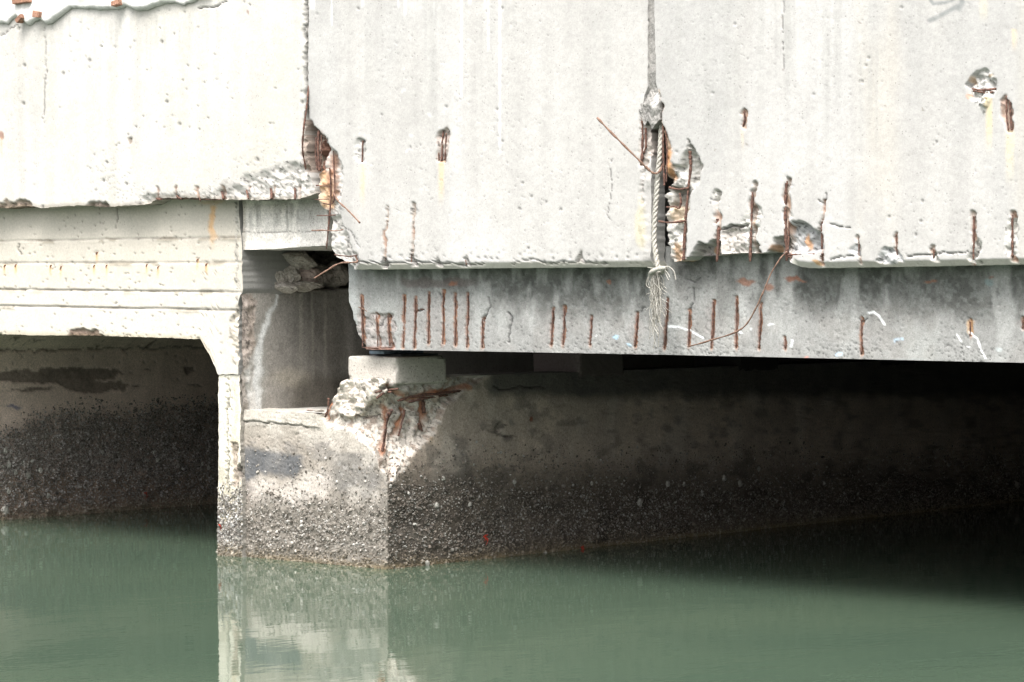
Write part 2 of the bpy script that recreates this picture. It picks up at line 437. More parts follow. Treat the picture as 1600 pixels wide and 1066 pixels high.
# ================================================================== deck edge slabs
deck_z0 = float(on_y(800., 418., YD)[2]); deck_z1 = float(on_y(800., -230., YD)[2])

def chamfer(f, bot, h=9.0, u_ok=None):
    t = np.clip((f.V - (bot(f.U) - h)) / h, 0, 1)
    if u_ok is not None: t = t * u_ok
    f.D += t * .018
    f.mul(t > .05, (.90, .90, .83))  # downward-facing bevel toned greyer, its shade put into the colour

# ---- left slab
S1 = thing('deck_edge_slab', 'brightest white deck edge slab, left of the vertical joint, with ragged rusty bottom edge', 'concrete slab', on_y(200., 323., YD), 'deck edge slabs')
b1_ = jagged([(-400, 326), (0, 325), (50, 322), (62, 325), (125, 321), (165, 323), (215, 321), (232, 318), (243, 309), (300, 309), (350, 312), (400, 313), (440, 311), (462, 311), (478, 307), (490, 300)], 1.6, .2, 3)
U, V = px_grid((-300, 479), 2.0, const(-200), b1_, const(-300), jagged([(-200, 478), (0, 478), (130, 477), (190, 475), (260, 478), (300, 488), (320, 490)], 1.5, .12, 9))
f = Face(U, V, on_y(U, V, YD), (0, 1, 0), (.465, .448, .422), 100)
f.mottle(.07, .12)
f.blotch((.42, .41, .385), 2.5, .56, .5, 1, 4); f.blotch((.45, .43, .38), 6, .6, .45, 2, 6)
f.pits(.035, 34, .007, .6, region=sstep(20, 220, U) * .6 + .4)
f.pits(.04, 17, .008, .55)
f.pits(.5, 75, .004, .66, region=sstep(190, 280, V) * sstep(60, 200, U))
f.mul(.5 * sstep(.5, .75, fbm(f.a * 4, f.b * .8, 8, 5)), (.93, .92, .90))
sp = [(215, 330), (220, 308), (232, 297), (246, 302), (262, 303), (275, 295), (300, 300), (318, 298), (338, 292), (352, 280), (372, 283), (380, 272), (400, 272), (412, 262), (432, 258), (452, 251), (470, 253), (482, 262), (500, 290), (500, 330)]
f.spall(sp, .014, (.46, .44, .415), .013, 14)
f.spall([(-5, 330), (-2, 316), (10, 308), (18, 318), (26, 311), (38, 312), (48, 320), (50, 330)], .02, (.33, .27, .22), .015, 3)
f.spall([(128, 328), (140, 314), (150, 311), (166, 314), (172, 325)], .03, (.30, .25, .22), .015, 3)
f.spall([(470, 270), (474, 195), (478, 180), (482, 270)], .02, (.33, .27, .23), .02, 2)
for u in (244, 275, 308, 347, 385, 424, 462): f.slot([(u, 292), (u, 316)], 2.6, .010, (.36, .30, .26), .4)
f.spall([(200, 215), (206, 212), (209, 220), (204, 226)], .015, (.30, .26, .22), .01, 2)
f.streak(208, 225, 270, 4, (.48, .42, .30), .4); f.dab(1, 210, 3, 6, RUST, .8); f.streak(2, 215, 260, 3, ORANGE, .4)
f.crack([(70, 38), (71, 90), (70, 150), (69, 200)], .7, .006); f.crack([(2, 54), (18, 47), (28, 38)], .8, .006)
f.crack([(310, 12), (340, 10), (352, 3)], .7); f.dab(386, 20, 3, 3, RUST, .6)
for k in range(26):
    u = random.uniform(60, 330); v0 = random.uniform(10, 40)
    f.streak(u, v0, v0 + random.uniform(30, 150), random.uniform(1, 5), (.38, .37, .345), .5)
f.mul(1 - sstep(2, 7, np.abs(V - b1_(U))), (.75, .72, .68))
f.crack([(476, 0), (476, 60), (477, 100), (476, 170)], 1.6, .02)
f.build('face', M['weathered_concrete'], S1)
for i, (pts, r) in enumerate([([(243, 298), (245, 310), (252, 312)], 2.4), ([(274, 293), (276, 306), (283, 311)], 1.8), ([(304, 296), (309, 304), (313, 314)], 1.8),
        ([(344, 289), (347, 300), (349, 311)], 2.2), ([(384, 284), (386, 300), (388, 311)], 2.4), ([(424, 282), (424, 311)], 2.6), ([(461, 281), (461, 312)], 2.4)]):
    bar(S1, pts, r, c=YD, off=[.035, .0], seed=i)
bar(S1, [(222, 312), (262, 311), (300, 311), (345, 312)], 1.3, c=YD, off=[.03, .01], seed=20)
bar(S1, [(482, 134), (479, 170), (474, 205), (473, 235), (478, 265)], 1.9, c=YD, off=[.0, -.03, -.045, -.03, 0.01], label='long bowed rusty bar standing clear of the joint')

# ---- mortar topping with brick bits on the left slab
MT = thing('mortar_topping', 'lumpy white mortar course with bits of red brick along the top left edge', 'mortar', on_y(150., 10., YD - .04))
mb = jagged([(-400, 36), (-5, 36), (12, 38), (16, 31), (26, 26), (36, 32), (44, 40), (52, 34), (62, 30), (72, 38), (82, 36), (96, 24), (112, 12), (135, 13), (150, 15), (185, 14), (196, 10), (212, 17), (228, 16), (250, 7), (268, 4), (285, 8), (300, 4), (312, -4), (340, -12)], 1.6, .22, 14)
U, V = px_grid((-300, 330), 2.2, const(-215), mb)
f = Face(U, V, on_y(U, V, YD - .015), (0, 1, 0), (.62, .61, .59), 140)
lump = fbm(f.a * 7, f.b * 7, 5, 4)
edge = np.clip((mb(U) - V) / 5, 0, 1)
f.D -= .012 * np.sqrt(np.clip(edge, 0, 1)) + .035 * (lump - .4) * edge
f.D += (1 - edge) ** 2 * .004
f.mul((1 - sstep(0, 4, mb(U) - V)) * .8, .72)
f.build('mortar', M['weathered_concrete'], MT, .05)
for i, (u, v, w, h, a) in enumerate([(31, 29, 13, 8, .5), (58, 22, 13, 10, -.2), (33, -1, 32, 14, .05), (181, 5, 13, 9, .15), (120, -40, 40, 12, .03), (230, -30, 40, 12, -.02)]):
    c = on_y(float(u), float(v), YD - .045)
    sx = w * .0042 / 2; sz = h * .00316 / 2
    Vv = np.array([(x, y, z) for x in (-sx, sx) for y in (-.012, .03) for z in (-sz, sz)])
    Vv += rng.normal(0, .0022, Vv.shape)
    ca, sa = math.cos(a), math.sin(a)
    Vv = np.stack([Vv[:, 0] * ca - Vv[:, 2] * sa, Vv[:, 1], Vv[:, 0] * sa + Vv[:, 2] * ca], 1) + c
    o = mesh_from('brick', Vv, [(0, 1, 3, 2), (4, 6, 7, 5), (0, 4, 5, 1), (2, 3, 7, 6), (0, 2, 6, 4), (1, 5, 7, 3)], M['brick_clay'], MT, smooth=False)
    bv = o.modifiers.new('b', 'BEVEL'); bv.width = .003; bv.segments = 2

# ---- middle slab
S2 = thing('deck_edge_slab', 'middle white deck edge slab between the two vertical joints, its lower left corner broken off', 'concrete slab', on_y(750., 420., YD), 'deck edge slabs')
b2_ = jagged([(470, 262), (484, 262), (492, 268), (495, 325), (510, 328), (512, 384), (520, 402), (534, 410), (545, 419), (560, 421), (1010, 417), (1030, 417)], .7, .15, 5)
L2 = jagged([(-200, 482), (0, 482), (130, 482), (190, 484), (262, 487), (268, 493), (325, 496), (330, 511), (385, 512), (402, 520), (412, 540), (421, 548)], 1.3, .15, 6)
R2 = jagged([(-200, 1012), (0, 1012), (135, 1012), (150, 1007), (175, 1003), (190, 1010), (230, 1013), (300, 1013), (400, 1013), (420, 1014)], 1.0, .15, 7)
bot2 = lambda q: np.zeros_like(np.asarray(q, float)) + interp([(480, 421.5), (560, 421), (1012, 417)])(q)
U, V = px_grid((482, 1012), 2.0, const(-200), bot2, L2, R2)
f = Face(U, V, on_y(U, V, YD), (0, 1, 0), (.385, .374, .358), 200)
f.mottle(.06, .09); f.pits(.012, 26, .005, .6); f.pits(.05, 70, .003, .7)
f.blotch((.375, .37, .36), 2.2, .55, .55, 1, 3.0); f.blotch((.46, .45, .44), 3, .58, .5, 2, 4)
f.mul(sstep(60, 0, V) * sstep(640, 480, U) * fbm(f.a * 5, f.b * 5, 3), .82)
chamfer(f, bot2, 9.5, sstep(540, 552, U))
f.D += .022 * np.clip((f.wu - 1002) / 11, 0, 1) * sstep(185, 200, V)
f.mul((1 - sstep(1, 2.5, np.abs(f.wu - 1002))) * sstep(250, 270, V) * sstep(.45, .6, fbm(f.a * 20, f.b * 20, 4)), .6)
f.spall([(478, 185), (486, 188), (494, 200), (508, 210), (516, 228), (528, 240), (534, 262), (536, 295), (530, 325), (534, 350), (545, 378), (556, 400), (560, 412), (545, 430), (500, 430), (470, 300)], .03, (.50, .485, .46), .022, 5)
f.spall([(480, 190), (490, 196), (500, 206), (504, 230), (504, 268), (480, 270)], .035, (.34, .27, .22), .02, 3)
f.paint((1 - sstep(4, 10, np.abs(f.wu - 498))) * sstep(200, 210, V) * (1 - sstep(268, 280, V)), (.17, .085, .06), .9)
f.paint((1 - sstep(5, 14, np.abs(f.wu - 505))) * sstep(262, 275, V) * (1 - sstep(322, 332, V)), (.55, .33, .17), .75)
f.paint((1 - sstep(4, 10, np.abs(f.wu - 514))) * sstep(232, 245, V) * (1 - sstep(300, 318, V)) * fbm(f.a * 30, f.b * 30, 8), (.30, .15, .09), 1.2)
f.spall([(554, 224), (562, 216), (572, 217), (570, 236), (568, 256), (556, 256)], .015, (.42, .41, .39), .012, 3)
f.spall([(680, 214), (688, 203), (700, 198), (703, 206), (699, 230), (697, 254), (684, 254)], .018, (.36, .31, .28), .012, 3)
f.streak(566, 256, 335, 5, (.55, .44, .28), .6); f.streak(689, 254, 330, 6, (.55, .42, .25), .65); f.streak(689, 250, 262, 6, ORANGE, .6)
f.slot([(602, 322), (601, 350), (602, 412)], 2.0, .008); f.slot([(645, 318), (644, 350), (643, 414)], 3.2, .014)
for u, v in ((685, 405), (727, 404), (905, 398), (602, 408), (644, 408)):
    f.spall([(u - 7, v + 10), (u - 4, v), (u, v - 8), (u + 4, v), (u + 8, v + 10)], .02, (.40, .38, .36), .015, 3)
f.crack([(545, 413), (570, 408), (600, 412), (640, 410), (690, 409), (725, 413), (760, 412)], .9, .01); f.crack([(800, 414), (830, 404), (860, 410), (900, 407), (950, 412)], .8, .008)
f.crack([(958, 250), (955, 300), (950, 340)], .6, .004); f.crack([(512, 346), (545, 360), (560, 385)], .7, .006)
for u, v1, w in ((518, 45, 1.8), (622, 18, 1.5), (633, 30, 2), (678, 30, 1.8), (721, 158, 1.9), (734, 10, 3), (758, 18, 1.6), (763, 86, 1.6), (781, 245, 1.9), (566, 15, 2.5), (488, 20, 5), (660, 6, 2.2)):
    m = (1 - sstep(w * .5, w * 1.1, np.abs(U - u))) * (1 - sstep(v1 - 12, v1, V)); f.paint(m, (.58, .575, .565), .8)
for u, v, r in ((630, 143, 4), (670, 180, 5), (626, 158, 2.5), (630, 110, 2), (516, 126, 2), (645, 210, 4), (634, 235, 3)): f.dab(u, v, r, r, (.52, .51, .50), .6)
f.spall([(1000, 175), (1006, 172), (1016, 190), (1016, 225), (1008, 262), (999, 262), (998, 245)], .02, (.40, .36, .33), .014, 2)
f.spall([(1000, 262), (1006, 262), (1004, 320), (999, 320)], .008, (.42, .40, .38), .014, 2)
f.dab(1000, 350, 9, 45, (.50, .45, .30), .5)
f.pits(.5, 26, .006, .6, region=sstep(380, 410, V) * (1 - sstep(410, 414, V)))
for k in range(16):
    u = random.uniform(490, 1000); f.streak(u, random.uniform(-100, 60), random.uniform(100, 330), random.uniform(2, 9), (.35, .345, .33), .45)
f.build('face', M['weathered_concrete'], S2, .30, thick_e={'r': .10})
B2 = [([(498, 204), (497, 235), (499, 268)], 2.6), ([(494, 215), (493, 240), (496, 266)], 1.7), ([(502, 212), (502, 240), (501, 265)], 1.7), ([(521, 236), (522, 270), (523, 300), (521, 318)], 1.5),
      ([(515, 262), (517, 300), (514, 345), (510, 389)], 1.7), ([(644, 322), (644, 350), (643, 412)], 1.4), ([(602, 330), (601, 370), (602, 408)], .9),
      ([(567, 220), (566, 254)], 1.7), ([(693, 204), (691, 225), (690, 252)], 2.0), ([(697, 208), (696, 235), (695, 250)], 1.4), ([(685, 220), (686, 252)], 1.3),
      ([(1003, 184), (1004, 215), (1003, 250), (1001, 262)], 2.7), ([(1009, 200), (1009, 228), (1006, 240)], 2.0), ([(1002, 258), (999, 300), (1000, 318)], .9), ([(727, 404), (729, 414)], 2.0), ([(522, 300), (519, 318), (505, 318)], 1.4)]
for i, (p, r) in enumerate(B2): bar(S2, p, r, c=YD + .012, seed=30 + i)
bar(S2, [(521, 302), (529, 315), (545, 330), (562, 348)], 1.9, c=YD, off=[.01, -.03, -.10, -.16], seed=51, mat=M['rust_light'], label='pale rusty rod end sticking out from the broken corner')
bar(S2, [(556, 401), (558, 409), (548, 410), (530, 412), (512, 422), (491, 435)], 1.9, c=YD, off=[.02, -.01, -.04, -.06, -.08, -.1], seed=52, mat=M['rust_light'], label='bent rusty rod hanging out over the niche')
bar(S2, [(487, 360), (505, 360), (524, 361), (536, 359)], 1.3, c=YD, off=[-.02, -.02], seed=53, mat=M['rust_light'])
bar(S2, [(495, 337), (510, 337), (524, 336)], 1.4, c=YD, off=[-.0, -.0], seed=54)
bar(S2, [(494, 290), (515, 291)], 1.4, c=YD, off=[-.0, -.0], seed=55); bar(S2, [(492, 312), (514, 311)], 1.0, c=YD, off=[0, 0], seed=56)
bar(S2, [(523, 398), (545, 401), (558, 399)], 1.2, c=YD, off=[.0, -.01], seed=57)
bar(S2, [(933, 184), (960, 212), (995, 247), (1012, 264), (1022, 271), (1031, 268), (1035, 255)], 2.3, c=YD, off=[-.14, -.12, -.08, -.04, -.02, 0.0, .03], seed=58, ribs=False, mat=M['rust_light'], label='long straight rusty rod jutting out to the upper left of the joint')

# ---- right slab
S3 = thing('deck_edge_slab', 'right white deck edge slab with many rusty vertical bars and spalled hollows along its foot', 'concrete slab', on_y(1350., 418., YD), 'deck edge slabs')
b3_ = jagged([(1000, 408), (1040, 409), (1062, 407), (1072, 401), (1100, 400), (1120, 398), (1150, 395), (1175, 396), (1200, 394), (1227, 396), (1233, 409), (1248, 417), (1262, 419), (1400, 417), (1600, 413), (1900, 408)], .6, .2, 25)
L3 = jagged([(-200, 1022), (0, 1022), (60, 1024), (130, 1025), (140, 1028), (165, 1032), (200, 1034), (240, 1036), (300, 1038), (350, 1036), (400, 1040), (412, 1044)], 1.0, .15, 27)
U, V = px_grid((1022, 1900), 2.0, const(-200), b3_, L3, const(1900))
f = Face(U, V, on_y(U, V, YD), (0, 1, 0), (.376, .365, .350), 300)
f.mottle(.06, .10); f.pits(.02, 26, .005, .6); f.pits(.08, 70, .003, .7)
f.blotch((.35, .345, .335), 2.2, .55, .6, 1, 3.0); f.blotch((.45, .44, .43), 3, .58, .5, 2, 4); f.blotch((.43, .395, .34), 2.5, .62, .4, 3, 5)
chamfer(f, b3_, 10.0, sstep(1236, 1246, U))
SP = (.50, .485, .455)
f.spall([(1030, 140), (1034, 150), (1034, 190), (1042, 215), (1046, 228), (1044, 290), (1030, 300), (1020, 200)], .03, (.40, .30, .22), .02, 3)
f.spall([(1034, 270), (1046, 262), (1050, 250), (1060, 256), (1066, 240), (1078, 226), (1084, 238), (1092, 246), (1098, 262), (1094, 280), (1085, 296), (1078, 305), (1074, 345), (1069, 408), (1034, 414)], .045, SP, .026, 5)
f.spall([(1040, 292), (1070, 292), (1062, 322), (1042, 322)], .05, (.30, .28, .25), .008, 3)
f.paint((1 - sstep(4, 9, np.abs(f.wu - 1043))) * sstep(228, 240, V) * (1 - sstep(275, 288, V)), (.52, .28, .14), .9)
f.paint(sstep(320, 326, V) * (1 - sstep(344, 352, V)) * (1 - sstep(10, 18, np.abs(f.wu - 1054))), (.60, .42, .25), .5)
f.paint(sstep(375, 385, V) * (1 - sstep(4, 10, np.abs(f.wu - 1054))), (.50, .29, .15), .7)
f.spall([(1078, 404), (1084, 389), (1092, 379), (1102, 381), (1118, 373), (1124, 374), (1124, 404)], .075, (.33, .31, .29), .01, 3)
f.spall([(1126, 358), (1140, 352), (1160, 354), (1172, 347), (1172, 400), (1126, 404)], .02, (.47, .435, .405), .022, 6)
f.crack([(1126, 357), (1141, 352), (1152, 356), (1168, 351)], 1.2, .03)
f.spall([(1158, 345), (1165, 332), (1172, 320), (1186, 318), (1192, 335), (1184, 365), (1186, 400), (1165, 400)], .02, SP, .02, 5)
f.spall([(1175, 400), (1178, 380), (1184, 374), (1190, 400)], .05, (.34, .33, .32), .01, 2)
f.spall([(1194, 398), (1206, 385), (1208, 373), (1218, 371), (1230, 368), (1230, 400)], .06, (.36, .34, .32), .012, 3)
f.spall([(1229, 350), (1238, 346), (1246, 343), (1262, 350), (1284, 362), (1285, 394), (1229, 396)], .055, (.40, .40, .40), .02, 5)
f.dab(1255, 378, 6, 14, ORANGE, .8); f.dab(1108, 390, 6, 9, (.36, .18, .08), .8); f.dab(1206, 390, 6, 8, (.36, .18, .08), .7); f.dab(1278, 411, 10, 5, (.38, .22, .09), .8)
f.slot([(1122, 304), (1120, 320), (1122, 408)], 4.0, .02); f.spall([(1112, 300), (1121, 296), (1126, 312), (1124, 345), (1118, 330)], .012, SP, .012, 3)
f.slot([(1176, 286), (1175, 408)], 4.0, .02); f.slot([(1231, 280), (1229, 320), (1228, 404)], 4.5, .022); f.spall([(1228, 340), (1232, 290), (1236, 300), (1240, 340)], .012, SP, .012, 3)
f.slot([(1285, 312), (1284, 350), (1285, 412)], 2.8, .014); f.crack([(1285, 320), (1291, 300)], .9); f.crack([(1283, 318), (1277, 312)], .8)
f.slot([(1342, 368), (1342, 408)], 3.0, .014); f.spall([(1328, 392), (1336, 378), (1342, 380), (1342, 400)], .012, (.46, .46, .46), .012, 3)
f.slot([(1400, 365), (1402, 400)], 3.0, .014); f.spall([(1367, 406), (1376, 400), (1384, 384), (1397, 384), (1405, 398), (1412, 412), (1388, 412)], .025, (.44, .44, .44), .022, 4)
f.slot([(1458, 386), (1459, 408)], 3.0, .012); f.spall([(1450, 410), (1454, 396), (1462, 394), (1468, 412)], .012, SP, .012, 3)
f.slot([(1522, 334), (1521, 412)], 4.2, .018); f.spall([(1510, 405), (1516, 380), (1526, 368), (1536, 380), (1530, 398), (1524, 412)], .015, SP, .018, 4)
f.slot([(1582, 332), (1582, 405)], 5.0, .018); f.spall([(1572, 400), (1574, 345), (1590, 338), (1590, 370), (1592, 400)], .01, SP, .018, 4)
f.slot([(1660, 340), (1660, 405)], 5.0, .018); f.slot([(1740, 350), (1740, 405)], 4.0, .018)
f.slot([(1163, 172), (1162, 200)], 3.2, .01); f.streak(1160, 200, 240, 3, (.55, .45, .32), .5)
f.spall([(1513, 150), (1511, 135), (1515, 122), (1526, 110), (1542, 108), (1556, 120), (1559, 138), (1552, 152), (1545, 168), (1538, 176), (1526, 162)], .014, (.45, .44, .42), .026, 2)
f.dab(1518, 125, 5, 8, (.55, .38, .25), .6); f.dab(1548, 120, 6, 4, (.55, .38, .22), .5); f.dab(1514, 150, 4, 5, (.42, .22, .13), .6)
f.spall([(1566, 152), (1572, 148), (1581, 158), (1583, 205), (1574, 206), (1564, 180)], .018, (.40, .30, .25), .012, 2)
f.streak(1545, 150, 250, 7, (.56, .45, .25), .65); f.streak(1578, 204, 300, 9, (.55, .48, .32), .6); f.streak(1585, 45, 85, 6, (.58, .45, .28), .5); f.streak(1537, 0, 40, 9, (.50, .46, .36), .5)
f.crack([(1298, 352), (1312, 353), (1326, 354)], .8); f.crack([(1300, 408), (1318, 400), (1335, 402)], .9); f.crack([(1415, 402), (1450, 398), (1480, 396), (1510, 392)], .8)
f.crack([(1225, 0), (1224, 60), (1222, 108)], .7, .004); f.crack([(1120, 300), (1108, 318), (1114, 300)], .5, .004)
f.spall([(1068, 236), (1074, 226), (1077, 218), (1080, 224), (1076, 234)], .02, (.30, .29, .27), .008, 2)
for (u, v) in ((1119, 232), (1168, 227), (1381, 165), (1442, 171), (1345, 35), (1224, 30), (1222, 108)): f.dab(u, v, 2.5, 2.0, (.22, .20, .18), .8)
# spray paint strokes
for pts, w in (([(1449, -6), (1458, 6), (1478, 4), (1492, -2)], 3.0), ([(1453, 32), (1462, 28), (1478, 20), (1496, 10)], 4.0), ([(1500, -8), (1503, 4), (1499, 14)], 4.5), ([(1470, -30), (1490, -20), (1500, -8)], 3)):
    d = line_dist(U, V, pts); f.paint((1 - sstep(w * .3, w * 1.5, d)) * (.5 + .6 * fbm(f.a * 40, f.b * 40, 9)), (.16, .175, .175), .8)
for k in range(26):
    u = random.uniform(1040, 1800); f.streak(u, random.uniform(-100, 100), random.uniform(120, 380), random.uniform(2, 9), (.33, .325, .31), .48)
f.build('face', M['weathered_concrete'], S3, .30)
B3 = [([(1121, 342), (1123, 370), (1120, 409)], 3.2), ([(1176, 300), (1174, 350), (1172, 409)], 2.6), ([(1229, 283), (1227, 330), (1229, 408)], 2.9), ([(1233, 345), (1232, 380), (1230, 405)], 1.8),
      ([(1286, 318), (1284, 360), (1285, 406)], 1.6), ([(1342, 372), (1342, 404)], 1.2), ([(1400, 366), (1402, 400)], 1.2), ([(1459, 390), (1459, 403)], 1.4), ([(1522, 338), (1521, 406)], 1.9), ([(1582, 336), (1582, 402)], 1.8),
      ([(1078, 236), (1079, 262), (1075, 300), (1071, 350), (1068, 407)], 2.7), ([(1163, 174), (1164, 186), (1161, 198)], 1.6),
      ([(1036, 184), (1036, 230), (1037, 262), (1038, 290)], 1.8), ([(1040, 200), (1042, 240), (1041, 285)], 1.4), ([(1062, 302), (1064, 316), (1061, 326)], 1.8), ([(1660, 345), (1660, 402)], 1.8)]
for i, (p, r) in enumerate(B3): bar(S3, p, r, c=YD + .010, seed=70 + i)
for i, (p, r) in enumerate([([(1046, 293), (1060, 296), (1076, 294)], 1.9), ([(1041, 324), (1055, 323), (1060, 326)], 1.8), ([(1029, 346), (1050, 348), (1072, 345)], 1.9), ([(1230, 399), (1258, 397), (1286, 397)], 1.7), ([(1232, 402), (1260, 400), (1284, 400)], 1.3),
        ([(1519, 139), (1535, 141), (1556, 139)], 2.0), ([(1521, 142), (1540, 145), (1552, 144)], 1.7), ([(1573, 150), (1573, 180), (1576, 204)], 1.6), ([(1578, 156), (1579, 180), (1581, 204)], 1.6)]):
    bar(S3, p, r, c=YD, off=[.004, .004], seed=90 + i)
bar(S3, [(1230, 393), (1220, 403), (1206, 425), (1193, 455), (1181, 482), (1165, 508), (1145, 521), (1110, 532), (1075, 542)], 1.5, c=YD, off=[.0, -.02, -.04, -.05, -.05, -.04, -.03, .0, .02], seed=99, ribs=False, mat=M['rust_light'], label='long thin curved rusty wire drooping across the grey beam')
# grey mortar stuffed into the joint
U, V = px_grid((1008, 1034), 1.6, const(-200), jagged([(1000, 176), (1006, 184), (1011, 197), (1016, 189), (1022, 203), (1028, 196), (1036, 186)], 3, .3, 3), jagged([(-200, 1010), (135, 1010), (146, 1006), (160, 1005), (170, 1001), (200, 1003)], 1.6, .2, 2), jagged([(-200, 1024), (130, 1026), (140, 1031), (160, 1034), (200, 1035)], 1.6, .2, 4))
f = Face(U, V, on_y(U, V, YD + .010), (0, 1, 0), (.27, .26, .245), 330)
f.D += .012 * f.rough * sstep(120, 160, V) + .004 * f.rough - .02 * sstep(140, 170, V)
f.mul(fbm(f.a * 12, f.b * 12, 4), .75); f.dab(1026, 155, 7, 14, (.42, .41, .39), .9, 1.5)
f.build('joint_filler', M['broken_concrete'], S3, .1)

# deck body behind the edge slabs
DB = thing('bridge_deck', 'thick concrete deck carried behind the white edge slabs', 'bridge deck', (0, 6, deck_z0 + .05))
box('slab', float(on_y(500., 300., YD)[0]) + .004, 11, YD + .36, 14, deck_z0 + .10, deck_z0 + .45, M['plain_concrete'], DB)
zc = float(on_y(300., 300., YD)[2]); zl = float(on_y(150., 512., YF)[2])
box('slab', -9, float(on_y(500., 300., YD)[0]), YD + .15, 14, zc, deck_z1, M['plain_concrete'], DB)
box('slab', float(on_y(500., 300., YD)[0]) + .004, 11, YD + .38, 14, deck_z0 + .455, deck_z1, M['plain_concrete'], DB)

# ================================================================== old cream frame on the left
FR = thing('culvert_frame', 'old cream painted concrete frame with rust spots around the left opening', 'concrete frame', on_y(357., 868., YF))
# lintel
lb = jagged([(-400, 518), (0, 522), (60, 524), (140, 524), (315, 530), (330, 556), (342, 585), (374, 585)], 1.0, .2, 31)
def lb_top(q): return np.zeros_like(np.asarray(q, float)) + 290
U, V = px_grid((-300, 375), 2.0, const(295), lb, const(-300), jagged([(290, 375), (330, 372), (385, 378), (455, 380), (470, 374), (500, 371), (585, 374)], 1.2, .16, 33))
CREAM = np.array((.485, .450, .392))
f = Face(U, V, on_y(U, V, YF), (0, 1, 0), CREAM, 400)
f.mottle(.06, .02, 1.5)
g = fbm(f.a * 3, f.b * 6, 77, 4)
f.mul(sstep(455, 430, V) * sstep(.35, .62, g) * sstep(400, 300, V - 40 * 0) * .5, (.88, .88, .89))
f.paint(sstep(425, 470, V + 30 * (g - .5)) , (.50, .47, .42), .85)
for y0, y1, am in ((377, 371, .006), (411, 410, .006), (452, 457, .012), (478, 485, .016)):
    ln = y0 + (y1 - y0) * U / 370 + 1.5 * (fbm(U * .02, U * 0, int(y0)) - .5)
    m = 1 - sstep(.8, 2.2, np.abs(V - ln)); f.D += am * .6 * m; f.mul(m * (fbm(U * .06, V * 0 + y0, 5) * 1.2), .5)
    st = (V > ln); f.D -= .002 * st
    mm = (1 - sstep(1, 7, np.abs(V - ln - 1))) * sstep(.52, .66, fbm(U * .05, V * .08 + y0, 55)); f.mul(mm, (.68, .66, .62)); f.D += mm * .004 * f.rough
f.pits(.12, 30, .006, .6); f.pits(.6, 40, .008, .6, region=(1 - sstep(2, 14, lb(U) - V)) * (U < 340))
f.spall([(104, 530), (112, 516), (130, 512), (150, 515), (166, 530)], .02, (.33, .25, .21), .012, 3)
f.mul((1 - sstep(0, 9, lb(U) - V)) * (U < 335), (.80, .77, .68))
f.spall([(366, 300), (372, 300), (372, 470), (368, 470)], .005, (.40, .38, .34), .010, 2)
f.spall([(360, 500), (370, 478), (380, 470), (380, 580), (362, 560)], .015, (.46, .42, .36), .018, 5)
f.paint((1 - sstep(2, 8, np.abs(f.wu - 332))) * sstep(318, 324, V) * (1 - sstep(350, 400, V)), (.60, .35, .15), .75)
f.dab(330, 316, 22, 5, (.50, .37, .25), .6)
NAILS = [(8, 414), (25, 413), (80, 414), (96, 416), (148, 414), (167, 414), (230, 413), (248, 416), (309, 405), (323, 412), (152, 394)]
for u, v in NAILS: f.streak(u, v, v + 22, 2.6, (.60, .36, .16), .75); f.D += .006 * (1 - sstep(1.5, 3.5, np.hypot(U - u, V - v)))
f.crack([(182, 327), (181, 340), (178, 356)], .9); f.crack([(31, 382), (30, 392), (33, 399)], .8)
f.mul((1 - sstep(2, 12, V - b1_(U) + 6 * (fbm(f.a * 12, f.b * 3, 6) - .5))) * (U < 375) * .35, (.8, .79, .75))  # strip below the slab edge: the slab's shadow painted into the lintel colour
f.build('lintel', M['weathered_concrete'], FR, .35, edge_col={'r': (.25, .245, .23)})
for i, (u, v) in enumerate(NAILS):
    p = on_y(float(u), float(v), YF); q = on_y(float(u), float(v) + 4, YF)
    tube('nail', np.array([p + [0, .01, 0], p + [0, -.006, -.004], q + [0, -.008, 0]]), .0032, M['rust'], FR, 6)
# leg
cl = jagged([(585, 342), (620, 341), (640, 342), (870, 340), (890, 340)], .8, .12, 35)
crr = jagged([(585, 374), (640, 376), (700, 375), (780, 378), (890, 377)], 1.4, .12, 36)
U, V = px_grid((341, 376), 1.6, const(585.5), const(893), cl, crr)
f = Face(U, V, on_y(U, V, YF), (0, 1, 0), (.56, .53, .45), 420)
f.mottle(.05, .08)
f.pits(.5, 30, .008, .55, region=(1 - sstep(3, 9, np.abs(U - 357))))
f.crack([(357, 600), (356, 660), (357, 720), (356, 760)], .8, .01)
f.paint((1 - sstep(2, 6, np.abs(f.wu - 368))) * sstep(590, 620, V) * (1 - sstep(700, 730, V)), (.50, .40, .28), .6)
f.mul(sstep(700, 760, V) * sstep(.35, .6, fbm(f.a * 12, f.b * 6, 3)), (.72, .70, .66))
f.spall([(362, 690), (372, 690), (372, 760), (364, 760)], .01, (.34, .29, .24), .018, 3)
f.spall([(368, 735), (376, 725), (379, 745), (374, 755)], .03, (.16, .14, .12), .01, 3)
f.mul(sstep(765, 800, V), (.62, .58, .52))
f.D += .006 * f.rough * sstep(760, 800, V)
f.dab(350, 862, 14, 6, (.32, .26, .12), .7)
LEG_FACE = f
f.build('leg', M['pier_concrete'], FR, .35, edge_col={'r': (.28, .26, .23)})
xc0 = float(on_y(342., 700., YF)[0])
box('leg', xc0 + .006, XW - .06, YF + .04, 13, -.3, zl, M['plain_concrete'], FR)

box('lintel', -6.0, XW - .36, YF + .37, 13, zl + .02, zc - .005, M['plain_concrete'], FR)

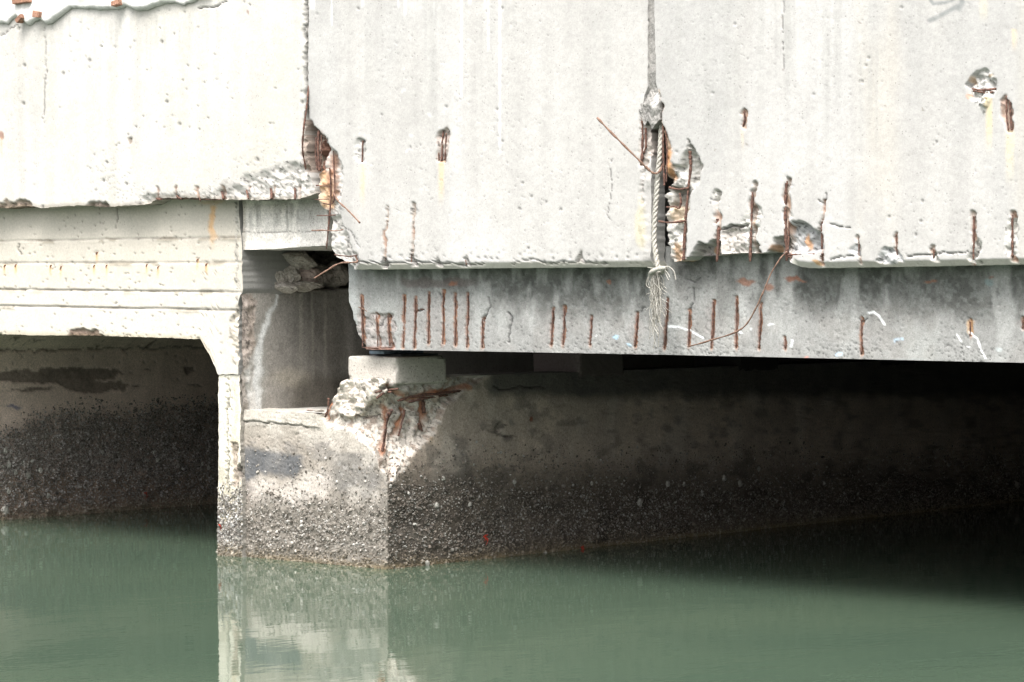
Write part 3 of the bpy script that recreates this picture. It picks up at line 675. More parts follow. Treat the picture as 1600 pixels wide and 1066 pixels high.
# block that closes the niche from above
EB = thing('niche_lintel_block', 'grey stained concrete block over the dark niche, under the ragged slab edge', 'concrete block', on_y(440., 390., YF))
U, V = px_grid((380, 512), 2.0, const(295), jagged([(370, 391), (430, 389), (470, 386), (500, 384), (515, 384)], .7, .2, 38))
f = Face(U, V, on_y(U, V, YF + .012), (0, 1, 0), (.60, .57, .53), 440)
f.mottle(.10, .10); f.pits(.3, 34, .007, .6); f.D += .004 * f.rough
f.mul(sstep(462, 470, f.wu) * sstep(.3, .6, fbm(f.a * 6, f.b * 2, 9)), (.74, .75, .76)); f.mul((1 - sstep(312, 345, V)) * fbm(f.a * 14, f.b * 3, 12) * 1.2, (.70, .69, .64))
f.mul((1 - sstep(2, 7, U - 380)), (.65, .63, .6)); f.crack([(380, 362), (430, 363), (500, 362)], .6, .003)
for k in range(14): f.streak(random.uniform(384, 500), random.uniform(305, 330), random.uniform(345, 390), random.uniform(2, 5), (.24, .23, .21), .5)
f.build('face', M['pier_concrete'], EB, .7)

# end wall of the old frame (inside the niche)
box('leg', XW - .34, XW - .07, 1.35, 13, zl + .03, zc - .01, M['plain_concrete'], FR)
NW = thing('niche_wall', 'dark streaked side wall of the niche with a white lime run', 'wall', on_x(460., 636., XW))
U, V = px_grid((378, 640), 2.0, const(384), const(640))
f = Face(U, V, on_x(U, V, XW), (-1, 0, 0), (.29, .272, .245), 460)
f.mottle(.22, .22, 3)
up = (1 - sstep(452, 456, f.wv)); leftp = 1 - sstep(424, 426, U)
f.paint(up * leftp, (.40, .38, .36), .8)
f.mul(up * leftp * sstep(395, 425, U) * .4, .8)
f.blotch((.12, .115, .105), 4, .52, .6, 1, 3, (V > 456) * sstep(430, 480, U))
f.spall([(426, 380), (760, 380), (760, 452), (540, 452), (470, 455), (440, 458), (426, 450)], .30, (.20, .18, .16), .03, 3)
low = 1 - up
f.D -= .02 * low * leftp * 0 + .0; f.D += .0015 * f.rough * low
f.spall([(372, 640), (372, 455), (390, 458), (402, 470), (396, 520), (398, 580), (390, 640)], .0, (.35, .30, .265), .009, 6)
f.mul(low * sstep(440, 520, U) * (1 - sstep(.35, .7, fbm(f.a * 5, f.b * 1.6, 17))), (.62, .62, .60))
f.mul(low * sstep(575, 600, f.wv) * sstep(430, 470, f.wu), (.55, .53, .5))
f.paint(low * (1 - sstep(.3, 1, np.hypot((f.wu - 452) / 40, (V - 590) / 22))) * .6, (.36, .33, .27))
lime = interp([(455, 435), (490, 423), (520, 412), (550, 402), (580, 397), (640, 396)])
lw = interp([(455, 4), (500, 5), (540, 7), (575, 13), (640, 12)])
f.paint((1 - sstep(.4, 1.2, np.abs(f.wu - lime(V)) / lw(V))) * low * (.5 + .9 * fbm(f.a * 22, f.b * 8, 4)), (.85, .86, .86), 1.0)
f.paint((1 - sstep(.5, 2.2, np.abs(f.wu - lime(V)) / lw(V))) * low, (.36, .36, .33), .5)
for u0, w in ((470, 4), (508, 3), (488, 3)): f.streak(u0, 456, 640, w, (.42, .40, .34), .4)
f.paint((1 - sstep(2, 6, np.abs(f.wu - 393))) * low * (fbm(f.a * 10, f.b * 3, 5)), (.42, .35, .28), .6)
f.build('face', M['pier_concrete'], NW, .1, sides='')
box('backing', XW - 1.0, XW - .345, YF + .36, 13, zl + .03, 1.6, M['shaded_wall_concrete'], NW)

# rubble stones in the hole
def stone(name, u, v, ru, rv, rd, depth, mat, seed, label, cat='rubble stone', group=None, plane='x', c=None, sub=3, amp=.22, rotz=0.0, parent=None):
    import bmesh
    sub = max(sub, 4) if c == XW else sub
    bm = bmesh.new(); bmesh.ops.create_icosphere(bm, subdivisions=sub, radius=1)
    ctr = (on_x(float(u), float(v), c) + np.array([depth, 0, 0])) if plane == 'x' else (on_y(float(u), float(v), c) + np.array([0, depth, 0]))
    r = np.random.default_rng(seed); planes = r.normal(size=(9, 3)); planes /= np.linalg.norm(planes, axis=1)[:, None]; offs = r.uniform(.55, .95, 9)
    Vt = np.array([v_.co[:] for v_ in bm.verts]); Fc = np.array([[q.index for q in fc.verts] for fc in bm.faces])
    bm.free()
    for pn, of in zip(planes, offs):
        d = Vt @ pn; ex = np.clip(d - of, 0, None); Vt = Vt - pn * ex[:, None] * .92
    nz = fbm(Vt[:, 0] * 3 + seed, Vt[:, 1] * 3 + Vt[:, 2] * 2.1, seed, 5) - .5 + .35 * (fbm(Vt[:, 0] * 9 + Vt[:, 1] * 4, Vt[:, 2] * 9 - Vt[:, 1] * 5, seed + 2, 4) - .5)
    Vt = Vt * (1 + amp * nz[:, None])
    Vt = Vt @ np.array(Matrix.Rotation(rotz, 3, 'Y'))
    sc = np.array([ru * .0042, rd, rv * .00316]) if plane == 'y' else np.array([rd, ru * .0048, rv * .00316])
    Vt = Vt * sc
    W = Vt + ctr
    if parent is not None: return mesh_from(name, W, Fc, mat, parent, smooth=False)
    o = mesh_from(name, W, Fc, mat, None, smooth=False, origin=(ctr[0], ctr[1], W[:, 2].min()))
    return tag(o, label, cat, group)
RS = [(464, 406, 27, 13, .09, -.05, 'large pale wedge shaped stone on top of the rubble in the niche'), (452, 393, 16, 8, .06, -.12, 'small stone tucked under the block at the top of the niche rubble'),
      (474, 430, 17, 15, .07, -.05, 'reddish grey boulder in the middle of the niche rubble'), (451, 429, 13, 13, .07, -.05, 'rounded mottled stone left of the reddish boulder in the niche'),
      (437, 436, 11, 15, .06, -.07, 'narrow upright stone at the left edge of the niche rubble'), (438, 410, 11, 14, .06, -.12, 'dark stone behind the left side of the niche rubble'), (441, 449, 13, 7, .06, .0, 'small flat stone at the lower left lip of the niche'),
      (470, 447, 22, 7, .07, -.03, 'long low stone along the lip below the reddish boulder'), (505, 433, 20, 14, .08, -.10, 'dark stone in shadow right of the reddish boulder'), (530, 430, 17, 15, .08, -.09, 'brown stone in shadow farthest right in the niche')]
concrete_mat('rubble_red', grain=.3, bump=.6, fixed=(.40, .32, .29)); concrete_mat('rubble_pale', grain=.3, bump=.6, fixed=(.36, .33, .295), fleck=.3); concrete_mat('rubble_dark', grain=.3, bump=.6, fixed=(.24, .215, .19))
for i, (u, v, ru, rv, rd, dp, lab) in enumerate(RS):
    stone('rubble_stone', u, v, ru * 1.1, rv * 1.45, rd * 1.1, dp + .045, M[['rubble_pale', 'stone_rubble', 'rubble_red', 'stone_rubble', 'stone_rubble', 'rubble_dark', 'rubble_pale', 'stone_rubble', 'rubble_dark', 'rubble_dark'][i]], 50 + i, lab, group='stones packed in the niche', c=XW, amp=.55, rotz=random.uniform(-.4, .4))

# ================================================================== pier
PR = thing('pier', 'concrete bridge pier with a shattered corner and a barnacled foot standing in the green water', 'bridge pier', (0, 0, 0))
top_px = jagged([(370, 641), (378, 640), (440, 643), (500, 648), (508, 644), (513, 630), (522, 618), (530, 604), (538, 596), (545, 592), (605, 592), (693, 588), (760, 588), (2000, 588)], .8, .25, 44)
uf = np.concatenate([np.arange(377, 606, 1.7), np.arange(606.5, 900, 2.2), np.arange(902, 1300, 4.0), np.arange(1304, 1800, 8.0)])
side = uf > 605.9
zt = np.where(side, on_x(uf, np.full_like(uf, 588.), 0.)[:, 2], on_y(uf, top_px(uf), 0.)[:, 2])
zcap = float(on_x(640., 591., 0.)[2]); zt = np.where(side, zcap, zt)
nz_ = 165; tt = np.linspace(0, 1, nz_) ** 1.0
Z = zt[:, None] * (1 - tt) + (-.10) * tt
base = np.where(side[:, None], on_x(uf, uf * 0 + 700., 0.), on_y(uf, uf * 0 + 700., 0.))
P = np.stack([np.repeat(np.where(side, 0, np.minimum(base[:, 0], -.001))[:, None], nz_, 1), np.repeat(np.where(side, np.maximum(base[:, 1], .001), 0)[:, None], nz_, 1), Z], -1)
U, V = proj(P)
sc_ = np.where(side[:, None], P[..., 1], P[..., 0])             # distance from the corner along the wall, signed
inw = np.zeros_like(P); k = sstep(-.05, .05, sc_); inw[..., 0] = -k; inw[..., 1] = 1 - k
inw /= np.linalg.norm(inw, axis=-1)[..., None]
f = Face(U, V, P, inw, (.305, .275, .24), 500)
f.a = sc_ * 1.0; f.b = P[..., 2]
f.__init__(U, V, P, inw, (.305, .275, .24), 500)
f.mottle(.13, .06, 3.2); f.pits(.10, 24, .007, .5); f.pits(.3, 55, .005, .6)
f.D += .0012 * f.rough
fr = ~side[:, None] & np.ones_like(U, bool); sd_ = ~fr
# front colours
f.paint(1.0 * sd_, (.52, .435, .36), .9); f.mottle(.08, .05, 5)
f.paint(fr * (1 - sstep(672, 700, V)), (.43, .40, .35), .7)
gg = fbm(f.a * 6, f.b * 6, 71, 4)
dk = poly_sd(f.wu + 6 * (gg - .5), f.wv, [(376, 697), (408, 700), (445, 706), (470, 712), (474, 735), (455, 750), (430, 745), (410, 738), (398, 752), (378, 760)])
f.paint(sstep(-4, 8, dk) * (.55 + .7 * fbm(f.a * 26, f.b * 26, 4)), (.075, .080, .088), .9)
lt = poly_sd(f.wu + 8 * (gg - .5), f.wv, [(392, 752), (412, 742), (440, 757), (470, 745), (500, 735), (520, 745), (515, 778), (480, 790), (430, 792), (396, 786)])
f.paint(sstep(-6, 10, lt), (.47, .43, .385), .8)
f.paint(fr * sstep(-8, 10, poly_sd(f.wu, f.wv, [(376, 756), (396, 756), (404, 790), (376, 800)])), (.25, .215, .19), .7)
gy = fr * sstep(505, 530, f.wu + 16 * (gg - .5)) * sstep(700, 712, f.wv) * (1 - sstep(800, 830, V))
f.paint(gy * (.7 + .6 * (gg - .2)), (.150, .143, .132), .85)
f.paint(gy * (worley(f.a * 60, f.b * 60, 8)[2] > .86), (.40, .38, .36), .35)
f.paint(fr * sstep(530, 545, f.wu) * (1 - sstep(700, 712, V)) * 1.0, (.33, .30, .25), .5)
f.blotch((.24, .21, .175), 5, .56, .5, 1, .8, fr * (V > 665)); f.blotch((.44, .405, .36), 9, .6, .6, 2, .8, fr * 1.0); f.blotch((.17, .16, .15), 14, .62, .5, 3, .7, fr * (V > 690))
f.blotch((.30, .26, .23), 3.5, .56, .4, 4, 1.2, sd_ * 1.0); f.blotch((.56, .50, .44), 8, .62, .5, 5, 2, sd_ * 1.0); f.blotch((.13, .12, .11), 9, .60, .5, 6, .5, sd_ * 1.0)
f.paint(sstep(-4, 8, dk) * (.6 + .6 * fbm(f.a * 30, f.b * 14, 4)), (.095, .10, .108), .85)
f.paint(sstep(-6, 10, lt) * (.4 + .8 * fbm(f.a * 20, f.b * 20, 14)), (.46, .415, .375), .7)
# shelf lip
lip = lambda u: 657 + (u - 375) * .085
f.crack([(375, 657), (430, 661), (480, 666)], .9, .012)
f.D -= .008 * fr * (V < lip(U)) * (U < 500)
f.mul(fr * (V < lip(U)) * (U < 500) * 1.0, (1.12, 1.12, 1.12))
# side colours
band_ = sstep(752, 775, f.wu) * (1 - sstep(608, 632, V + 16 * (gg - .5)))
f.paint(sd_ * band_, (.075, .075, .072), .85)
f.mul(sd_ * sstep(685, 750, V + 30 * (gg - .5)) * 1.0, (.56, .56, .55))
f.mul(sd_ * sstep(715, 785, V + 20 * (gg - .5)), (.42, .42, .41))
f.paint(sd_ * (1 - sstep(.4, 1.1, np.hypot((f.wu - 640) / 40, (V - 835) / 18))), (.16, .14, .12), .6)
f.dab(828, 657, 3, 6, (.20, .07, .04), .9); f.streak(672, 655, 700, 6, (.42, .27, .12), .8); f.dab(800, 660, 7, 6, (.16, .16, .15), .6)
f.crack([(770, 602), (790, 610), (815, 606), (850, 604)], 1.0, .012); f.crack([(772, 680), (800, 683)], .7)
f.spall([(765, 678), (772, 665), (778, 660), (790, 668), (780, 678)], .01, (.23, .2, .17), .012, 3)
# the shattered corner
CRN = [(500, 655), (500, 640), (512, 620), (528, 596), (540, 580), (700, 580), (762, 586), (745, 598), (722, 612), (700, 632), (690, 650), (682, 672), (662, 694), (645, 716), (628, 735), (612, 752), (604, 756), (600, 738), (592, 722), (578, 700), (560, 690), (556, 676), (530, 672), (512, 668)]
sd = poly_sd(f.wu, f.wv, CRN); m = sstep(-.5, 5, sd)
diag = np.array([-.7071, .7071, 0])
hgt = sstep(756, 640, V)
w_s = np.where(side[:, None], .42 * hgt + .03, .30 * hgt + .03)
amt = np.clip(1 - np.abs(sc_) / w_s, 0, 1)
chunk = sstep(0, 3, poly_sd(f.wu, f.wv, [(522, 600), (540, 585), (612, 590), (618, 606), (606, 618), (588, 626), (576, 636), (566, 652), (548, 654), (530, 650), (520, 640)]))
f.P = f.P + (diag * (m * (.15 * amt) * sstep(600, 640, V) * (1 - .6 * chunk))[..., None])
w1_, w2_, wc_ = worley(f.a * 15, f.b * 19, 77)
f.D += m * (.014 + .020 * f.rough) - chunk * m * (.012 * (worley(f.a * 38, f.b * 44, 78)[2] - .4) + .022 * (wc_ - .3) + .010 * np.clip((w2_ - w1_) * 2, 0, .5))
f.mul(chunk * m * np.clip(1 - (w2_ - w1_) * 9, 0, 1) * .5, (.6, .55, .5))
pale = np.array((.60, .545, .48)); mid = np.array((.50, .46, .41))
cc = pale * chunk[..., None] + mid * (1 - chunk[..., None])
mi = sstep(-.8, .8, sd)[..., None]
f.C = f.C * (1 - mi) + cc * f.agg[..., None] * mi
f.mul(mi[..., 0] * f.crev * .5, (.7, .66, .62))
f.paint(mi[..., 0] * sd_ * (V < 612), (.40, .37, .34), .7)
f.paint(mi[..., 0] * (worley(f.a * 48, f.b * 48, 18)[2] > .82) * (1 - chunk), (.26, .20, .16), .7)
for pts, w in (([(603, 640), (598, 690), (597, 708)], 8), ([(630, 640), (624, 682)], 5), ([(662, 628), (660, 672)], 5), ([(605, 605), (640, 622), (735, 604)], 5), ([(512, 628), (508, 655)], 4)):
    d = line_dist(f.wu, f.wv, pts); f.paint((1 - sstep(w * .3, w * 1.1, d)) * (.4 + .9 * fbm(f.a * 30, f.b * 18, 19)), (.36, .15, .075), .85); f.D += .012 * (1 - sstep(2, 5, d)) * m
f.crack([(588, 612), (604, 606), (620, 609)], 2.0, .04); f.crack([(560, 650), (575, 655), (592, 652)], 1.0, .02)
f.crack([(540, 590), (560, 586), (585, 588), (600, 580)], 1.2, .015)
# foot: crust
cr_f = fr * sstep(768, 800, f.wv + 14 * (gg - .5)); f.paint(cr_f, (.15, .135, .115), .8); f.D += .005 * f.rough * cr_f
f.D += .004 * f.rough * sd_ * sstep(735, 780, V)
f.paint(sstep(.035, .0, P[..., 2] + .02 * (gg - .5)), (.20, .155, .085), .7)
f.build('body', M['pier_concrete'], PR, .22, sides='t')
PIER_FACE = f
# tops
zs = float(on_y(440., 643., 0.)[2])
xs_ = float(on_y(510., 640., 0.)[0])
gx = np.linspace(XW, xs_ + .06, 40); gy = np.linspace(.02, 1.6, 50)
GX, GY = np.meshgrid(gx, gy, indexing='ij')
GZ = zs - .002 + .006 * (fbm(GX * 12, GY * 12, 3) - .5)
zfr = on_y(np.interp(gx, [XW, xs_], [378, 510]), top_px(np.interp(gx, [XW, xs_], [378, 510])), 0.)[:, 2]
mesh_from('shelf', np.stack([GX, GY, GZ], -1).reshape(-1, 3), grid_faces(40, 50), M['weathered_concrete'], PR, col=np.repeat(((.46 + .1 * (fbm(GX * 9, GY * 9, 6) - .5)).reshape(-1, 1)) * np.array([[1, .96, .88]]), 1, 0))
box('bearing_shelf', xs_ + .05, -.20, .22, 13, .1, zcap - .012, M['plain_concrete'], PR)
box('core', XW - .3, xs_ + .05, .12, 13, -.3, zs - .012, M['plain_concrete'], PR)
# exposed bars in the corner
def pb(pts, r, plane, c, off, **kw): bar(PR, pts, r, plane=plane, c=c, off=off, wob=1.0, **kw)
pb([(622, 626), (650, 619), (690, 615), (728, 609), (742, 603)], 3.0, 'x', -.03, [0, .01, .02, .02, .0], seed=120, flat=.7, label='thick flaking rusty bar lying across the shattered corner')
pb([(640, 628), (670, 622), (700, 618)], 2.4, 'x', -.03, [0.01, .015, .02], seed=121)
pb([(612, 640), (604, 660), (601, 685), (597, 706)], 2.6, 'y', .03, [-.01, .0, .0], seed=122)
pb([(606, 645), (602, 670), (599, 690)], 2.2, 'y', .02, [-.01, .0, .0], seed=123)
pb([(632, 640), (628, 660), (622, 682)], 2.3, 'x', -.05, [0, 0], seed=124)
pb([(660, 624), (662, 645)], 3.4, 'x', -.04, [0, 0], seed=125); pb([(654, 662), (660, 674)], 3.0, 'x', -.03, [0, 0], seed=126)
pb([(513, 622), (512, 640), (508, 652)], 2.4, 'y', -.012, [0, 0.01], seed=127)
pb([(586, 613), (600, 610), (622, 607)], 2.0, 'y', -.0, [0, 0.03], seed=128); pb([(588, 622), (600, 614), (612, 612)], 2.4, 'y', -.005, [0, 0.03], seed=129)
for i, (u, v, ru, rv, lab) in enumerate([(531, 610, 7, 5, 'small loose chip on the slope left of the first bearing block'), (493, 642, 10, 2.5, 'thin flat chip lying on the pier shelf'), (478, 641, 6, 2.0, 'tiny reddish chip lying on the pier shelf')]):
    stone('concrete_chip', u, v, ru, rv, .02, .03, M['rubble_pale' if i < 2 else 'rubble_red'], 340 + i, lab, 'concrete chip', plane='y', c=0.0, sub=2)

# ================================================================== bearing blocks
def rough_box(name, x0, x1, y0, y1, z0, z1, mat, parent, seed, n=30, amp=.004, rad=.012):
    g = np.linspace(-1, 1, n); c = np.array([(x0 + x1) / 2, (y0 + y1) / 2, (z0 + z1) / 2]); h = np.array([x1 - x0, y1 - y0, z1 - z0]) / 2
    Vs = []; Fs = []; k = 0
    for ax in range(3):
        for sg in (-1, 1):
            A, B = np.meshgrid(g, g, indexing='ij'); Q = np.zeros((n, n, 3)); Q[..., ax] = sg; Q[..., (ax + 1) % 3] = A; Q[..., (ax + 2) % 3] = B
            Vs.append(Q.reshape(-1, 3)); Fs.append(grid_faces(n, n, sg < 0) + k); k += n * n
    Q = np.vstack(Vs) * h
    inner = np.clip(Q, -(h - rad), h - rad); d = Q - inner; L_ = np.linalg.norm(d, axis=1)[:, None]
    nr = d / (L_ + 1e-9); Q = inner + nr * np.minimum(L_, rad)
    W = Q + c
    nz = fbm(W[:, 0] * 40 + W[:, 1] * 13, W[:, 2] * 40 + W[:, 1] * 31, seed, 4) - .5
    edge = (np.sum(np.abs(d) > 1e-6, axis=1) > 1)
    chip = sstep(.58, .72, fbm(W[:, 0] * 22 + W[:, 1] * 17, W[:, 2] * 22 - W[:, 1] * 11, seed + 3, 3)) * edge
    W = W + nr * (amp * nz - .014 * chip)[:, None]
    return mesh_from(name, W, np.vstack(Fs), mat, parent)
concrete_mat('bearing_shaded', grain=.10, bump=.3, spk=.3, fleck=.2, fixed=(.12, .10, .093)); concrete_mat('bearing_deep_shaded', grain=.10, bump=.3, spk=.3, fleck=.2, fixed=(.04, .037, .034))  # rear blocks get darker colours standing in for the shade under the deck
def bearing(y0, label, mat_):
    x0 = -.318; x1 = 0.012
    zt_ = float(on_y(615., 558., .05)[2])
    o = thing('bearing_block', label, 'bearing block', ((x0 + x1) / 2, y0 + .18, zcap), 'bearing blocks under the beams')
    bx = rough_box('block', x0, x1, y0, y0 + .375, zcap - .03, zt_, mat_, o, 30 + int(y0 * 9))
    box('rubber_pad', x0 + .10, x1 - .02, y0 + .06, y0 + .33, zt_ + .002, zt_ + .012, M['rubber'], o)
    box('steel_shim', x0 + .14, x1 - .09, y0 + .01, y0 + .30, zt_ + .0135, zt_ + .028, M['blue_shim'], o)
    return o
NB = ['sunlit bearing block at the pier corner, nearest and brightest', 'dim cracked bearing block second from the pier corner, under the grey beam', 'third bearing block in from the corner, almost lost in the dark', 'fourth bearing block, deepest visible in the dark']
for i in range(4): bearing(.05 + 1.42 * i, NB[i], M[['bearing_concrete', 'bearing_shaded', 'bearing_deep_shaded', 'bearing_deep_shaded'][i]])

# ================================================================== grey beam and the beams behind
def stain_lines(f): pass
BM = thing('bridge_beam', 'grey weathered front beam with a row of rusty vertical bars showing', 'bridge beam', on_y(1050., 550., YB), 'beams under the deck')
bb = interp([(540, 545), (560, 546), (800, 550), (1040, 554.5), (1600, 567), (1900, 574)])
LB = jagged([(380, 545), (470, 545), (480, 549), (490, 552), (520, 556), (535, 562), (545, 570), (550, 572)], 1.2, .15, 55)
U, V = px_grid((545, 1900), 2.0, const(385), bb, LB, const(1900))
f = Face(U, V, on_y(U, V, YB), (0, 1, 0), (.266, .264, .255), 600)
f.mottle(.10, .05, 4); f.pits(.3, 40, .004, .6)
gg = fbm(f.a * 7, f.b * 7, 3, 5); g2 = fbm(f.a * 26, f.b * 26, 31, 4); g3 = fbm(f.a * 3.0, f.b * 1.0, 33, 4)
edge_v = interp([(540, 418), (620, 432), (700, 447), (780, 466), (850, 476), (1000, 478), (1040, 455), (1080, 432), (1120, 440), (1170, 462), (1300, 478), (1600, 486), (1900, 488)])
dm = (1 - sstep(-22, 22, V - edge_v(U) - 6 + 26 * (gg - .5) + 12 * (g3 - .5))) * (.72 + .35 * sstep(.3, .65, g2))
f.paint(dm, (.085, .086, .080), .92)  # top band: real stain plus the slab's overhang shadow, both painted in
f.blotch((.14, .14, .132), 20, .56, .6, 1, 5, region=(1 - sstep(480, 520, V)) * (U > 620)); f.blotch((.36, .362, .35), 12, .60, .6, 2, 3)
f.paint(sstep(.55, .68, fbm(f.a * 50, f.b * 50, 37, 3)) * (V < 500), (.24, .25, .24), .35)
f.paint((1 - sstep(4, 9, np.abs(f.wv - 442))) * sstep(625, 632, f.wu) * (1 - sstep(725, 760, U)), (.13, .11, .105), .75)
f.paint((V > 560 * 0) * sstep(.55, .72, g3) * sstep(450, 500, V), (.35, .36, .345), .5)
f.paint((1 - sstep(4, 12, U - 550)) * (V < 500), (.36, .375, .37), .5)
f.pits(.9, 60, .004, .5, region=sstep(520, 550, V) * sstep(800, 1000, U))
f.mul(.5 * sstep(.5, .7, fbm(f.a * 9, f.b * 9, 35)) * sstep(470, 490, V), (.85, .82, .80))
f.spall([(552, 545), (556, 508), (562, 490), (572, 492), (586, 490), (600, 488), (614, 490), (620, 510), (616, 548), (560, 550)], .012, (.33, .305, .29), .008, 3)
f.spall([(545, 480), (552, 488), (558, 520), (572, 548), (540, 548)], .03, (.36, .35, .34), .014, 3)
BB = [((564.5, 463), (567, 542), 2.0), ((588, 493), (590, 542), 1.2), ((606, 493), (609, 541), 1.7), ((632, 463), (630, 542), 1.3), ((649, 466), (647, 542), 1.5), ((670, 460), (669, 536), 1.3), ((692.5, 457), (692, 537), 1.3),
      ((711.6, 463), (711, 539), 1.6), ((731.4, 461), (729.4, 542), 1.3), ((754, 499), (753, 542), 1.2), ((864, 484), (861, 539), 1.4), ((882, 482), (879, 539), 1.2), ((924, 498), (922, 539), 1.6), ((996, 492), (992, 541), 1.5),
      ((1043, 468), (1038, 544), 1.5), ((1077, 487), (1076, 541), 1.5), ((1115, 472), (1111, 543), 1.6), ((1151, 467), (1150, 543), 1.2), ((1189, 479), (1186, 543), 1.4), ((1227, 530), (1227, 544), 1.4), ((1346, 500), (1346, 553), 1.5), ((1516, 503), (1516, 524), 1.3), ((1598, 500), (1598, 512), 1.3), ((1700, 500), (1700, 560), 1.4)]
for (a, b_, r) in BB:
    uu = (a[0] + b_[0]) / 2
    if r > 1.25: f.dab(uu + random.uniform(-4, 4), (a[1] + b_[1]) / 2, 8 + 5 * random.random(), (b_[1] - a[1]) * .55, (.27, .255, .245), .55, 1.4)
    f.slot([(a[0], a[1] - 3), b_], 2.6, .010, (.20, .12, .09), .9, .35)
    f.streak(b_[0], b_[1] - 2, b_[1] + 9, 3, (.27, .17, .12), .6)
f.crack([(764, 466), (766, 480), (755, 494), (754, 502)], 1.2, .012); f.crack([(795, 489), (801, 499), (796, 517), (797, 536)], 1.3, .012); f.crack([(1081, 449), (1087, 465), (1081, 479), (1078, 488)], 1.1, .01)
f.crack([(685, 460), (691, 470)], 1.3, .01); f.crack([(596, 510), (598, 496), (606, 492)], 1.2, .01); f.crack([(650, 484), (664, 483)], 1.5, .012); f.crack([(1070, 437), (1085, 438), (1094, 434)], .9, .005); f.crack([(1340, 497), (1346, 502), (1354, 498)], 1.0, .006); f.crack([(1000, 488), (1008, 482)], 1., .006)
for u, v, ru, rv in ((708, 444, 8, 4), (1165, 440, 14, 6), (1200, 450, 9, 6), (950, 440, 5, 4), (1245, 438, 16, 3), (1455, 440, 12, 3), (1548, 432, 4, 3)): f.dab(u, v, ru, rv, (.26, .12, .075), .75)
f.dab(1514, 512, 6, 12, (.50, .32, .16), .5); f.dab(1240, 438, 14, 3, (.22, .10, .07), .6)
f.paint(sstep(540, 546, V) * (1 - sstep(612, 618, U)) * (.4 + .8 * g2), (.28, .12, .08), .9)
for pts, w, c in (([(1042, 510), (1060, 511), (1078, 517), (1098, 528)], 1.6, (.78, .80, .82)), ([(1358, 489), (1366, 488), (1374, 494), (1382, 507)], 2.0, (.80, .82, .83)), ([(1515, 520), (1528, 530), (1532, 545), (1540, 560)], 1.4, (.8, .8, .8)), ([(1395, 538), (1398, 531), (1410, 530)], 2.2, (.42, .56, .70)),
                  ([(1495, 522), (1506, 540), (1516, 543)], 1.3, (.75, .75, .75)), ([(1238, 532), (1236, 542)], 2, (.75, .77, .78)), ([(1200, 508), (1210, 506)], 1.2, (.75, .77, .78))):
    d = line_dist(U, V, pts); f.paint((1 - sstep(w * .5, w * 1.2, d)) * sstep(.25, .45, g2), c, .9)
for u, v, r, c in ((964, 528, 5, (.35, .52, .66)), (983, 540, 4, (.38, .52, .62)), (1312, 552, 5, (.40, .52, .66)), (1160, 520, 4, (.66, .68, .7)), (935, 524, 2, (.7, .7, .7)), (1172, 514, 3, (.7, .72, .72)), (1545, 441, 9, (.20, .25, .25)), (1259, 558, 4, (.55, .25, .2)), (1560, 548, 5, (.48, .52, .52))): f.dab(u, v, r, r * .7, c, .8)
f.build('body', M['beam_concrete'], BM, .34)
for i, (a, b_, r) in enumerate(BB): bar(BM, [a, ((a[0] + b_[0]) / 2 + .4, (a[1] + b_[1]) / 2), b_], r, c=YB + .004, seed=150 + i, wob=.9)
bar(BM, [(650, 484), (664, 483)], 1.3, c=YB + .004, seed=190); bar(BM, [(561, 480), (566, 482), (574, 487)], 1.3, c=YB + .002, seed=191, mat=M['rust_light'])
bar(BM, [(566, 543), (585, 544), (614, 543)], 1.2, c=YB + .004, seed=192)
zb0 = float(on_y(1000., 553., YB)[2])
for i, lab in enumerate(['second beam from the front, hidden in shade behind the grey one', 'third beam from the front in the dark', 'fourth beam from the front in the dark', 'innermost beam, deep under the deck']):
    y0 = YB + 1.42 * (i + 1)
    o = box('bridge_beam', float(LB(500.) * 0 - .30), 11, y0, y0 + .34, zb0, deck_z0 + .095, M['plain_concrete'])
    tag(o, lab, 'bridge beam', 'beams under the deck')

# ================================================================== walls that close the openings
LW = thing('culvert_wall', 'dark side wall of the left culvert, smooth above and crusted with barnacles below', 'culvert wall', (XL, 3, 0))
U, V = px_grid((-150, 350), 2.4, const(505), const(830))
f = Face(U, V, on_x(U, V, XL), (-1, 0, 0), (.66, .53, .455), 700)
f.mottle(.14, .09, 2.5); f.pits(.15, 24, .006, .6)
gg = fbm(f.a * 5, f.b * 5, 3, 5); g2 = fbm(f.a * 26, f.b * 40, 31, 4)
f.D -= .10 * (1 - sstep(522, 548, V)); f.mul((V < 548) * 1.0, (.92, .95, .92)); f.crack([(-100, 548), (40, 548), (180, 544), (350, 541)], 1.2, .01)
for pts, dd in (([(-150, 590), (0, 580), (60, 578), (130, 574), (165, 576), (192, 580), (185, 592), (150, 594), (200, 598), (196, 608), (150, 614), (115, 610), (90, 602), (40, 598), (0, 596), (-150, 600)], .010), ([(284, 574), (304, 572), (308, 582), (292, 587)], .010), ([(222, 579), (238, 577), (238, 581)], .006), ([(200, 602), (218, 601), (216, 606)], .006), ([(60, 606), (88, 606), (70, 612), (0, 612)], .005), ([(292, 599), (315, 598), (310, 603)], .005), ([(40, 527), (60, 531), (48, 533)], .01), ([(0, 527), (18, 524), (16, 532)], .01), ([(225, 540), (232, 532), (238, 532), (230, 545)], .01), ([(142, 541), (155, 539), (150, 544)], .006)):
    sd = poly_sd(f.wu, f.wv * .9 + V * .1, pts); mi = sstep(-1, 1.5, sd); f.D += mi * (dd + .004 * f.rough); f.paint(mi * (.6 + .5 * gg), (.085, .068, .058), .85)
f.dab(22, 636, 14, 3, (.10, .12, .22), .7); 
lim = interp([(-150, 690), (0, 680), (30, 662), (60, 648), (100, 642), (350, 632)])
cm = sstep(-14, 34, V - lim(U) + 20 * (gg - .5))
f.mul(cm, (.42, .42, .42)); f.D += cm * .008 * f.rough
